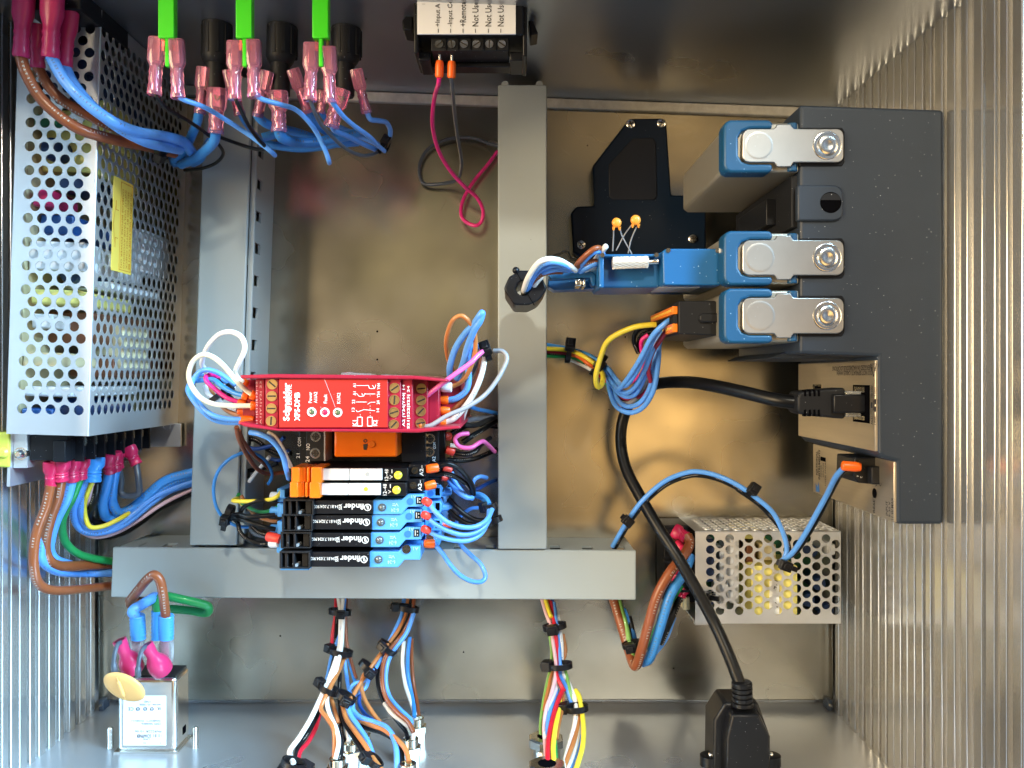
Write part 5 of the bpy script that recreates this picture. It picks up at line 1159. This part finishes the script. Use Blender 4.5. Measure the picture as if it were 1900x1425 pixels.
# ================================================================ lower left: wires of the large power supply
def term(w, zoom, a, b, r, m='terminal_red'):
    return boot(w, zoom, a, b, r, m)
for lab, col, r, pts, f in (
 ('outermost thick brown wire from the power supply to the crosswise duct','br',2.0,[(372,560,86),(335,720,86),(275,880,86),(248,1050,86),(256,1200,84),(292,1285,80),(375,1325,72),(510,1326,58),(650,1312,42),(840,1292,26)],((370,385,86),(372,568,84),2.4)),
 ('inner thick brown wire from the power supply to the crosswise duct','br',2.3,[(447,510,82),(425,640,80),(372,790,78),(338,930,76),(333,1040,73),(362,1110,70),(425,1145,62),(530,1150,50),(670,1142,36),(850,1134,24)],((443,370,84),(446,520,82),3.3)),
 ('light blue wire just right of the inner brown wire','lb',2.0,[(530,520,72),(490,660,72),(420,800,70),(378,940,67),(370,1040,64),(415,1105,60),(520,1140,46)],((522,360,74),(530,525,72),3.2)),
 ('light blue wire lying between the two brown wires','lb',1.9,[(420,560,72),(370,700,74),(322,870,76),(300,1020,76),(310,1105,74),(360,1158,68),(450,1195,56),(600,1202,36),(840,1200,26)],((470,380,72),(425,580,72),2.6)),
 ('thick green wire from the power supply to the duct','gn',1.8,[(590,500,66),(535,640,66),(475,760,62),(455,860,58),(480,970,52),(560,1050,46),(680,1092,38),(850,1118,28)],((600,355,68),(592,505,66),2.9)),
 ('pale blue wire, outer loop of the bundle running to the left duct','lb',1.9,[(625,520,58),(570,640,56),(545,740,52),(565,840,46),(640,895,42),(760,895,38),(880,855,34),(980,790,30),(1100,690,26),(1250,590,22),(1440,530,18)],((690,345,58),(680,530,58),3.9,'terminal_blue')),
 ('pale blue wire, inner loop of the bundle running to the left duct','lb',1.6,[(650,530,57),(605,640,55),(590,730,52),(605,820,46),(670,870,42),(770,870,38),(900,820,34),(1010,740,30),(1150,630,26),(1440,515,20)],None),
 ('yellow wire looping through the blue bundle','yl',1.1,[(680,525,58),(640,620,56),(620,700,52),(628,790,48),(665,862,46),(760,855,42),(860,810,38),(950,760,32)],None),
 ('pale pink wire looping under the blue bundle','lp',1.0,[(690,535,55),(655,650,52),(630,720,46),(580,860,38),(640,920,36),(730,935,34),(850,905,32),(990,830,28),(1200,690,22),(1440,570,16)],None),
 ('black wire hanging inside the blue bundle','bk',1.6,[(712,535,54),(700,640,52),(665,740,46),(665,800,40),(720,830,36),(830,825,30),(940,800,26)],None),
 ('black wire running lowest along the bundle to the left duct','bk',1.5,[(640,905,28),(760,935,26),(900,905,24),(1030,830,20),(1180,720,16),(1440,600,12)],None),
 ('dark brown wire running along the black wires to the left duct','br',1.2,[(800,915,20),(960,850,18),(1100,760,14),(1260,660,12),(1440,590,10)],None),
 ('thick blue wire from the red terminals curving to the left duct','tb',2.4,[(810,450,48),(775,600,46),(755,700,42),(780,785,36),(860,795,32),(960,750,28),(1080,650,26),(1250,530,24),(1440,480,20)],((790,320,52),(808,460,48),3.0)),
 ('thick blue wire, upper of the pair curving to the left duct','tb',2.3,[(848,440,44),(825,590,42),(830,690,38),(870,755,34),(950,735,30),(1060,650,28),(1220,520,26),(1440,455,22)],((835,310,46),(848,450,44),3.0)),
 ('black jumper loop between the two rightmost red terminals','dg',1.5,[(872,420,36),(890,520,36),(885,600,36),(920,632,36),(990,630,36),(1022,600,36),(1015,500,36),(1000,395,34)],((940,275,34),(1005,405,34),2.9))):
    w = wire(lab, col, r, 'W', pts)
    if f: term(w, 'W', f[0], f[1], f[2], f[3] if len(f) > 3 else 'terminal_red')
    if 'jumper' in lab: term(w, 'W', (860,300,38), (872,430,36), 2.6)

# ================================================================ mains filter wires
def ribbed(w, zoom, a, b, r, m):
    prof = [(0,r*.95)]
    for k in range(7): prof += [(.04+k*.13, r*1.04), (.10+k*.13, r*.93)]
    prof += [(1,r)]
    return part('insulator', MB().lathe(za(zoom,*a), za(zoom,*b), prof, 20, flat=.85), m, w, smooth=50)
for lab, col, r, pts, i0, i1, c0, c1 in (
 ('thick brown wire arching from the mains filter up to the duct','br',2.1,[(548,388,60),(540,320,64),(528,230,67),(508,140,68),(470,100,68),(420,128,66),(335,232,58),(298,285,50),(325,310,42),(400,262,30)],(548,375,60),(548,535,58),(548,530,57),(546,700,52)),
 ('thick light blue wire folded above the mains filter','lb',2.4,[(342,385,58),(320,345,60),(385,300,56),(470,252,46),(440,262,36),(380,300,28)],(350,375,58),(358,535,56),(350,530,55),(345,690,50))):
    w = wire(lab, col, r, 'V', pts); ribbed(w, 'V', i0, i1, 3.4, 'terminal_blue')
    part('clear_sleeve', MB().lathe(za('V',*c0), za('V',*c1), [(0,2.2,.6,4),(.22,3.3,.6,4),(.9,3.3,.6,4),(1,3.0,.6,4)], 16), 'clear_plastic', w)
    part('blade', MB().cbox((za('V',*c0)+za('V',*c1))/2, 3.2, 9, .8), 'bright_metal', w)
w = wire('thick green earth wire looping right of the mains filter', 'gn', 2.0, 'V', [(492,350,46),(482,290,48),(530,245,48),(640,262,48),(780,295,46),(838,318,44),(825,360,40),(700,342,36),(580,332,34)])
ribbed(w, 'V', (490,345,46), (488,540,45), 2.8, 'terminal_blue')

# ================================================================ bundles below the crosswise duct
def bundle(zm, rows, group=None):
    for lab, col, r, pts in rows: wire(lab, col, r*.84, zm, pts, group)
bundle('R', [
 ('white wire down to the black gland at the lower edge','wh',1.35,[(530,120,14),(545,230,18),(545,360,24),(535,500,32),(480,680,44),(405,860,56),(320,1040,66),(230,1190,76),(155,1300,84),(185,1390,90)]),
 ('second white wire of the left bundle to the front socket','wh',1.2,[(565,120,14),(565,260,20),(552,480,32),(520,640,42),(470,800,52),(440,900,58),(460,1010,66),(510,1120,74),(530,1230,80),(505,1360,84)]),
 ('red wire on the left edge of the left bundle','rd',1.1,[(510,120,12),(505,260,16),(480,430,20),(485,560,26)]),
 ('red wire running beside the white wire to the black gland','rd',1.2,[(400,920,52),(360,1100,62),(300,1220,72),(235,1300,80),(215,1395,88)]),
 ('black printed wire running to the black gland','bk',1.2,[(520,240,16),(510,420,24),(490,600,34),(430,820,48),(370,1010,60),(300,1150,70),(220,1270,78),(195,1395,88)]),
 ('light blue wire of the left bundle','lb',1.1,[(575,130,14),(555,350,24),(480,560,32),(450,700,40),(410,840,48),(350,980,56),(380,1060,58)]),
 ('light blue wire bending to the lower tie','lb',1.15,[(575,600,34),(590,720,38),(610,830,44),(640,940,50),(630,1010,52)]),
 ('orange brown wire of the left bundle to the front socket','ob',1.25,[(585,550,30),(545,650,40),(490,760,50),(430,880,58),(395,970,62),(440,1040,68),(490,1120,74),(500,1220,78),(495,1350,82)]),
 ('second orange brown wire of the left bundle','ob',1.1,[(470,880,52),(500,980,58),(530,1080,62)]),
 ('dark brown wire on the right of the left bundle','br',1.0,[(590,130,12),(585,330,16),(595,480,20),(630,620,24),(665,740,28)]),
 ('black wire down to the socket behind','bk',1.15,[(540,700,36),(535,860,44),(545,1020,54),(555,1150,62),(575,1215,66)]),
 ('blue wire on the right of the left bundle','bl',1.0,[(605,590,22),(635,700,26),(660,780,30)]),
 ('white wire into the socket behind','wh',1.2,[(600,1080,58),(600,1150,62),(605,1230,66)]),
 ('black wire into the front socket','bk',1.2,[(520,1110,70),(550,1200,76),(550,1290,80),(540,1370,84)]),
 ('light blue wire on the left of the second bundle','lb',1.1,[(1030,130,12),(1015,240,16),(965,360,22),(920,450,28),(870,560,34),(820,650,40),(730,750,46),(650,780,48),(610,830,48)]),
 ('orange brown wire crossing from the second bundle','ob',1.15,[(1065,130,12),(1040,260,16),(980,380,24),(890,500,32),(800,620,40),(700,770,48),(640,870,54),(580,960,60)]),
 ('black wire in the second bundle','bk',1.15,[(1085,130,12),(1070,260,18),(1000,400,24),(900,540,32),(840,640,36),(830,780,42),(880,930,48),(960,1040,54),(1040,1140,60),(1060,1200,64)]),
 ('brown wire curving down to the right hand socket','br',1.3,[(1105,130,12),(1095,250,18),(1020,400,26),(920,520,34),(870,640,40),(865,780,46),(900,900,50),(980,1000,56),(1060,1070,60),(1105,1150,64)]),
 ('light blue wire curving down to the right hand socket','lb',1.35,[(1105,240,20),(1050,390,26),(960,510,32),(905,620,38),(890,760,42),(920,880,46),(990,970,52),(1075,1050,56),(1085,1090,58)]),
 ('white wire curving into the right hand socket','wh',1.2,[(880,930,48),(940,1010,54),(1030,1080,58),(1095,1140,62),(1100,1210,64)]),
 ('white wire into the socket nearest the panel','wh',1.2,[(1030,450,18),(1020,620,20),(1040,780,24),(1085,920,30),(1120,1030,36),(1125,1060,38)]),
 ('blue wire into the socket nearest the panel','bl',1.2,[(1075,420,18),(1060,560,20),(1060,700,22),(1085,840,26),(1105,950,32),(1110,1040,38)]),
 ('brown wire into the socket nearest the panel','br',1.1,[(1090,430,16),(1090,600,18),(1105,780,22),(1130,920,28),(1145,1030,36)]),
 ('orange brown wire bowing out from the lower tie','ob',1.2,[(770,660,40),(720,720,44),(705,800,46),(730,900,50),(790,1000,54),(850,1080,58)]),
 ('light blue wire beside the bowing orange brown wire','lb',1.15,[(820,640,38),(770,720,40),(735,810,42),(650,870,46),(620,950,50)]),
 ('dark blue wire behind the bowing orange brown wire','db',1.1,[(690,860,40),(690,940,44),(740,1020,50),(830,1080,54)]),
 ('light blue wire sweeping to the front right socket','lb',1.5,[(610,940,56),(680,1030,60),(800,1075,64),(900,1120,70),(960,1220,78),(975,1330,84),(975,1440,88)]),
 ('brown wire sweeping to the front right socket','ob',1.3,[(640,1040,58),(760,1090,64),(900,1150,72),(1000,1230,80),(1050,1300,84),(1070,1380,88)]),
 ('black printed wire sweeping to the front right socket','bk',1.4,[(620,1060,56),(720,1110,62),(860,1150,70),(960,1210,76),(1010,1310,82),(1020,1440,88)]),
 ('light blue wire down to the lowest tie','lb',1.5,[(590,930,58),(620,1020,62),(680,1110,68),(750,1220,76),(790,1330,84)]),
 ('orange brown wire down to the lowest tie','ob',1.3,[(560,940,58),(590,1050,64),(660,1150,72),(740,1260,80),(800,1360,86),(860,1440,90)]),
 ('black wire down to the lowest tie','bk',1.4,[(545,950,56),(580,1080,64),(650,1190,72),(720,1300,80),(790,1390,86),(840,1450,90)])])
for x, y, z, a, R, Rz, h, lab in ((540,228,20,85,5.0,3.0,100,'black cable tie at the top of the left lower bundle'),(545,535,34,80,5.2,3.2,-30,'black cable tie midway down the left lower bundle'),
    (455,820,54,65,4.4,3.2,-30,'black cable tie where the left lower bundle forks'),(1060,200,18,80,5.0,3.0,20,'black cable tie at the top of the second lower bundle'),
    (905,500,34,50,4.6,3.2,70,'black cable tie where the second lower bundle forks'),(755,655,44,50,4.2,3.0,110,'black cable tie on the branch left of the fork'),
    (585,880,58,60,4.2,3.2,100,'black cable tie where the two lower bundles cross'),(800,1370,88,50,3.6,3.2,40,'black cable tie lowest of the second bundle'),
    (185,1395,92,70,4.6,3.6,130,'black cable tie beside the black gland')):
    tie(lab, 'R', x, y, z, a, R, Rz, head=h)
bundle('T', [
 ('pale pink wire of the coloured bundle','lp',1.1,[(515,120,12),(550,240,18),(590,350,24),(605,470,30),(625,620,38),(620,740,44),(590,860,50),(550,980,56),(535,1120,62),(545,1270,72),(550,1400,84)]),
 ('red wire through the coloured bundle','rd',1.2,[(585,150,14),(605,260,20),(620,370,26),(635,520,32),(630,700,42),(670,800,46),(690,835,46)]),
 ('red wire from the fork into the front gland','rd',1.3,[(680,825,46),(640,920,52),(600,1050,60),(570,1200,70),(562,1330,80),(570,1400,84)]),
 ('blue wire through the coloured bundle to the right tie','lb',1.3,[(610,160,14),(625,300,22),(645,450,28),(655,600,36),(660,720,40),(700,800,44),(740,920,48),(755,960,50)]),
 ('blue wire beside the red wire to the front gland','lb',1.1,[(640,820,44),(600,930,52),(565,1060,60),(560,1200,68)]),
 ('white wire through the coloured bundle','wh',1.3,[(625,170,14),(650,330,22),(670,500,30),(670,680,38),(720,770,42),(770,900,48),(780,1000,54),(760,1130,62),(720,1270,72),(680,1440,86)]),
 ('white wire from the fork into the front gland','wh',1.3,[(640,780,42),(600,880,50),(550,1000,56),(540,1130,62),(545,1200,68)]),
 ('light green wire on the left of the coloured bundle','lg',1.1,[(575,380,22),(595,520,26),(590,640,32),(555,800,40),(525,960,48),(510,1100,54),(515,1210,60)]),
 ('green wire branching to the right tie','lg',1.2,[(690,660,36),(715,760,42),(735,850,46),(755,940,48)]),
 ('brown wire on the left of the coloured bundle','ob',1.1,[(680,400,24),(695,560,28),(600,700,36),(575,800,42),(550,900,46),(535,990,50)]),
 ('brown wire from the fork into the front gland','ob',1.0,[(680,850,46),(680,950,52),(650,1080,60),(630,1200,70)]),
 ('yellow wire at the top of the coloured bundle','yl',1.2,[(545,130,14),(565,200,18),(590,270,22)]),
 ('orange wire at the top of the coloured bundle','orr',1.2,[(565,130,12),(585,200,16),(605,270,20)]),
 ('dark blue wire at the top of the coloured bundle','db',1.1,[(595,130,12),(615,210,16),(630,280,20)]),
 ('yellow wire from the fork into the front gland','yl',1.3,[(660,890,48),(645,1000,56),(620,1130,66),(605,1270,76),(612,1395,84)]),
 ('green wire into the front gland','gn',1.0,[(650,900,46),(630,1050,56),(620,1200,68),(630,1390,82)]),
 ('yellow wire bowing out right of the coloured bundle','yl',1.35,[(775,830,44),(805,880,48),(825,990,54),(838,1120,62),(830,1260,72),(790,1400,82),(770,1450,86)]),
 ('orange brown wire beside the bowing yellow wire','ob',1.2,[(800,990,52),(790,1110,60),(760,1230,70),(710,1360,80),(680,1450,86)]),
 ('white wire beside the bowing yellow wire','wh',1.1,[(805,1080,56),(790,1220,66),(750,1350,76),(710,1440,84)]),
 ('blue wire beside the bowing yellow wire','lb',1.1,[(808,1180,60),(790,1290,70),(755,1390,78),(735,1450,84)]),
 ('grey wire into the front gland','gy',1.0,[(600,1120,58),(595,1250,68),(590,1395,80)])])
for x, y, z, a, R, Rz, h, lab in ((615,340,26,100,5.2,3.6,80,'black cable tie at the top of the coloured bundle'),(660,640,40,95,5.0,3.4,-20,'black cable tie midway down the coloured bundle'),(785,965,54,95,4.6,3.4,-20,'black cable tie on the right branch of the coloured bundle')):
    tie(lab, 'T', x, y, z, a, R, Rz, head=h, hs=1.2)

# ================================================================ small power supply wires
for lab, col, r, pts, f in (
 ('thick brown wire from the small power supply folded back to the duct','br',2.4,[(560,560,36),(582,610,38),(540,690,42),(462,785,44),(385,925,44),(335,1095,42),(290,1260,38),(258,1345,32),(235,1310,26),(195,1180,20),(135,980,14),(110,900,10)],((490,530,32),(565,575,36),3.0)),
 ('thick blue wire from the small power supply','tb',2.4,[(590,680,36),(545,790,40),(465,920,42),(405,1110,40),(345,1290,34),(300,1325,28)],((490,820,30),(525,790,34),2.6)),
 ('green wire from the duct to the small power supply','lg',1.6,[(140,900,10),(160,980,14),(195,1100,18),(228,1250,24),(252,1305,26)],None),
 ('dark green wire behind the thick blue wire','gn',1.6,[(250,1300,24),(310,1235,28),(380,1130,32),(460,970,32),(530,860,30)],None),
 ('black wire behind the thick blue wire','bk',1.7,[(215,1050,12),(245,1180,16),(255,1240,18)],None),
 ('dark wire right of the thick blue wire','bk',1.7,[(535,890,26),(500,990,30),(450,1110,32),(405,1210,30)],((550,880,28),(530,930,28),2.4)),
 ('light blue wire lowest behind the thick blue wire','lb',1.2,[(490,1050,24),(440,1180,26),(380,1260,26),(330,1310,24)],None),
 ('blue wire out of the duct beside the green wire','bl',1.1,[(185,1000,12),(225,1100,14),(258,1200,18)],None),
 ('brown wire half hidden at the terminal block of the small power supply','br',1.9,[(575,560,34),(590,600,36),(565,660,34),(520,720,30)],((500,620,30),(560,655,34),2.6))):
    w = wire(lab, col, r, 'Q', pts)
    if f: boot(w, 'Q', f[0], f[1], f[2], 'terminal_red')
tie('black cable tie on the green and brown wires near the small power supply', 'Q', 232, 1215, 26, 105, 4.0, 3.0, head=80, hs=1.2)
tie('black cable tie stub on the cover edge of the small power supply', 'Q', 690, 920, 46, 90, 3.0, 2.4, head=60, tail=4, hs=1.3)
L_b = [(118,628,30),(160,555,34),(215,465,38),(300,350,42),(430,238,44),(560,185,46),(650,180,48),(760,207,50),(880,265,52),(1000,350,54),(1085,430,54),(1140,540,54),(1165,640,54),(1150,700,54),(1135,715,54)]
wire('blue wire arching from the duct over the small power supply', 'lb', 1.15, 'Q', L_b)
wire('black wire arching beside the blue wire over the small power supply', 'bk', 1.1, 'Q', [(x+6,y+22,z-2) for x,y,z in L_b[:9]]+[(872,286,50),(985,365,52),(1070,450,52),(1145,545,52),(1178,640,52),(1160,700,52)])
w = wire('blue wire rising to the chassis power plug', 'lb', 1.2, 'Q', [(1135,715,55),(1200,665,60),(1280,545,68),(1350,420,76),(1410,310,84),(1460,210,94),(1505,158,101)])
wire('black wire rising to the chassis power plug', 'bk', 1.2, 'Q', [(1150,705,53),(1225,655,58),(1300,545,66),(1368,425,74),(1425,310,82),(1475,215,92),(1512,165,100)])
p0, p1 = za('O',606,915,102.5), za('O',738,925,103.5)
ferrule(w, p0, p1, 2.0, 'ferrule_orange', 'sleeve')
for x, y, z, a, h, lab in ((205,470,38,50,90,'black cable tie on the arching pair near the duct'),(950,285,54,-35,80,'black cable tie at the crown of the arching pair'),(1145,735,56,70,90,'black cable tie where the arching pair bends on the perforated cover')):
    tie(lab, 'Q', x, y, z, a, 2.7, 1.6, head=h, hs=1.15, tail=3 if 'bends' in lab else 0)
pw = thing('power_plug', 'black two pole plug in the lower plate of the chassis', 'plug', za('O',820,950,80))
part('body', MB().uvprism([(695,860),(880,855),(885,1030),(830,1045),(720,1035),(690,990)], 101, 82, 'O'), 'black_plastic', pw, bevel=.5)
part('latch_block', MB().uvprism([(815,925),(938,915),(938,1048),(815,1045)], 105, 84, 'O'), 'black_matte', pw, bevel=.5)
text('V', 718, 988, 101.15, 14, 12, 80, 'white_print', pw, zoom='O'); text('C', 742, 995, 101.15, 14, 12, 80, 'white_print', pw, zoom='O')

# ================================================================ network cable
nc = thing('network_cable', 'thick black network cable from the chassis port to the lower coupler', 'cable', at(1180,850,4))
cab = pz('P', [(1486,748,101),(1440,742,98),(1380,728,88),(1320,715,74),(1270,709,58),(1215,713,40),(1177,735,27),(1157,775,22),(1152,820,24),(1162,870,30),(1190,925,38),(1222,980,46),(1255,1030,52),(1290,1090,56),(1325,1155,60),(1352,1215,66),(1370,1262,70),(1374,1275,71)])
part('cord', MB().tube(crom(cab, 9), 2.75, 14), 'wire_bk', nc, smooth=60)
pg = part('plug', MB().uvprism([(635,395),(745,397),(745,575),(635,577)], 106, 94, 'O'), 'clear_plastic', nc, bevel=.5)
part('plug_pins', MB().uvprism([(690,410),(770,410),(770,565),(690,565)], 104, 96, 'O'), 'nickel', nc)
bt = part('boot', MB().uvprism([(300,440),(320,400),(440,385),(560,378),(632,372),(632,590),(560,585),(440,575),(320,555),(300,525)], 106.5, 93, 'O'), 'black_matte', nc, bevel=1.0, seg=3)
for x in (345,378,410,440):
    part('boot_notch', MB().uvprism([(x,388),(x+14,388),(x+16,432),(x+2,432)], 106.8, 104, 'O').uvprism([(x,528),(x+14,524),(x+16,572),(x+2,572)], 106.8, 104, 'O'), 'dark_void', bt)
part('latch_cover', MB().uvprism([(552,418),(770,420),(780,440),(780,530),(770,548),(552,550)], 109, 105, 'O'), 'black_plastic', bt, bevel=.6)

# ================================================================ module wiring and the harness to the duct
G_ = 'light blue wires from the terminal plug'
for lab, pts in (
 ('pale blue wire nearest the yellow wire, from the terminal plug',[(1360,705,92),(1270,760,92),(1180,850,88),(1100,1000,80),(1020,1130,70),(945,1220,58),(915,1190,46),(860,1110,36),(800,1050,30),(700,985,26),(600,945,22)]),
 ('pale blue wire second from the yellow wire, from the terminal plug',[(1300,735,86),(1210,830,86),(1130,980,80),(1050,1130,70),(985,1200,62),(935,1170,50),(870,1080,38),(790,1020,30)]),
 ('pale blue wire crossing over the middle of the blue wires',[(1250,800,80),(1180,950,78),(1120,1100,70),(1050,1215,62),(985,1248,56),(910,1195,46),(830,1085,36)]),
 ('pale blue wire hanging lowest of the blue wires',[(1228,890,74),(1220,1050,72),(1188,1230,66),(1115,1350,58),(1020,1390,52),(925,1345,46),(882,1245,40),(868,1150,34)]),
 ('pale blue wire hanging second lowest of the blue wires',[(1205,900,70),(1192,1080,68),(1155,1230,62),(1085,1325,56),(1000,1345,50),(935,1295,44),(905,1200,38),(840,1090,32)]),
 ('pale blue wire in the heart of the hanging blue wires',[(1240,860,72),(1200,1000,70),(1120,1150,64),(1060,1255,58),(990,1275,52),(920,1225,44),(850,1110,34)])):
    wire(lab, 'lb', 1.15, 'M', pts, G_)
for lab, col, r, pts in (
 ('dark red wire beside the blue wires from the plug','mr',1.1,[(1345,780,88),(1290,800,86),(1230,885,82),(1180,965,76),(1150,1090,70),(1170,1180,64),(1120,1260,56),(1000,1290,46),(930,1250,40)]),
 ('magenta wire glimpsed through the blue wires','mg',.95,[(1150,840,70),(1100,900,68),(1120,1080,62),(1040,1170,56),(950,1190,46)]),
 ('grey wire inside the hanging blue loop','gy',1.1,[(1185,980,66),(1150,1140,60),(1100,1250,54),(1020,1320,48),(960,1320,42)]),
 ('black wire inside the hanging blue loop','bk',1.4,[(1175,900,62),(1140,1080,56),(1090,1210,50),(1010,1310,44),(950,1300,38)]),
 ('green wire at the bottom of the hanging blue loop','gn',1.0,[(1110,1260,46),(1050,1320,44),(1000,1330,42),(930,1300,38),(890,1240,34),(840,1150,30)]),
 ('black wire curling left of the blue wires','bk',1.1,[(1190,790,66),(1110,790,64),(1060,830,62),(1050,890,60),(1080,965,56)]),
 ('second black wire curling left of the blue wires','bk',1.1,[(1200,810,62),(1130,830,60),(1090,870,58),(1090,940,56)]),
 ('yellow wire curving away from the terminal plug','yl',1.25,[(1205,768,74),(1160,770,74),(1050,787,72),(925,840,68),(855,900,64),(812,1010,58),(783,1120,54),(785,1190,50),(803,1208,48),(825,1185,46),(832,1130,42),(815,1090,36)]),
 ('blue wire at the top of the harness leaving the duct','bl',1.1,[(400,905,14),(470,918,16),(560,935,20),(650,955,24),(730,985,28),(790,1020,30)]),
 ('yellow wire of the harness leaving the duct','yl',1.1,[(400,938,16),(480,940,18),(560,946,22),(640,965,26),(710,1000,30),(770,1040,32)]),
 ('dark red wire of the harness leaving the duct','mr',1.1,[(400,955,14),(480,958,16),(570,968,20),(650,985,24),(730,1030,28),(800,1090,30)]),
 ('orange red wire of the harness','orr',1.1,[(590,975,24),(660,995,26),(730,1045,30),(800,1090,30),(870,1160,34)]),
 ('green wire of the harness leaving the duct','gn',1.1,[(400,985,12),(480,990,14),(560,992,18),(640,1005,22),(700,1035,26)]),
 ('white wire of the harness','wh',1.0,[(590,1010,20),(660,1040,22),(720,1070,26),(790,1110,28)]),
 ('red wire low in the harness','rd',1.0,[(620,1005,20),(700,1050,24),(780,1105,28),(850,1160,32),(900,1210,38)]),
 ('light green wire leaving the harness','lg',1.0,[(830,1120,28),(860,1180,30),(875,1240,32)]),
 ('black wire of the harness leaving the duct','bk',1.1,[(400,970,12),(480,975,14),(560,980,18),(660,1000,22)])):
    wire(lab, col, r, 'M', pts)
tie('black cable tie on the harness nearest the middle duct', 'M', 590, 955, 24, -8, 5.4, 4.2, head=65, hs=1.25)
tie('black cable tie on the harness under the yellow wire', 'M', 800, 1055, 32, -38, 5.4, 4.2, head=90, hs=1.2)
# through the ferrite into the hood
G2 = 'hood cable wires'
for lab, col, pts in (
 ('white wire arching from the ferrite core to the hood','wh',[(272,560,90),(275,520,100),(305,435,108),(370,340,113),(440,308,114),(520,315,112),(580,345,108),(640,385,102)]),
 ('blue wire arching highest from the ferrite core','lb',[(285,560,90),(290,515,100),(325,430,107),(390,355,112),(470,328,113),(550,345,110),(620,385,102)]),
 ('blue wire arching in the middle from the ferrite core','lb',[(290,565,88),(300,520,98),(345,430,105),(410,370,109),(490,350,110),(570,365,106),(640,390,100)]),
 ('blue wire arching lowest from the ferrite core','lb',[(295,570,86),(310,530,96),(360,440,102),(430,395,106),(510,378,106),(590,385,102)]),
 ('brown wire arching from the ferrite core','br',[(292,570,90),(312,500,98),(350,450,103),(410,408,105),(480,395,104),(540,395,100)]),
 ('white wire stub inside the ferrite hole','wh',[(318,560,84),(335,520,96),(355,480,100),(400,430,99)]),
 ('brown wire bending up into the hood','br',[(640,385,100),(650,345,104),(700,290,108),(760,240,110),(800,228,109),(830,250,106)]),
 ('second brown wire bending into the hood','br',[(640,365,102),(690,340,104),(760,325,104),(800,320,103)]),
 ('blue wire bending up into the hood','lb',[(660,385,100),(690,330,105),(750,270,108),(800,250,108),(830,270,104)]),
 ('second blue wire bending into the hood','lb',[(670,395,100),(710,370,103),(760,345,104),(800,330,103)]),
 ('white wire stub rising beside the hood','wh',[(780,310,102),(815,265,106),(845,225,109),(855,215,109)]),
 ('white wire entering the hood behind the clamp','wh',[(700,385,100),(750,365,101),(795,352,100)])):
    wire(lab, col, 1.15, 'M', pts, G2)
wire('thin hair like wire on the panel beside the dark plate', 'dg', .22, 'M', [(455,305,3),(480,280,3),(520,270,3),(560,250,3),(590,260,3),(610,300,3),(650,310,3)])
flush_text()
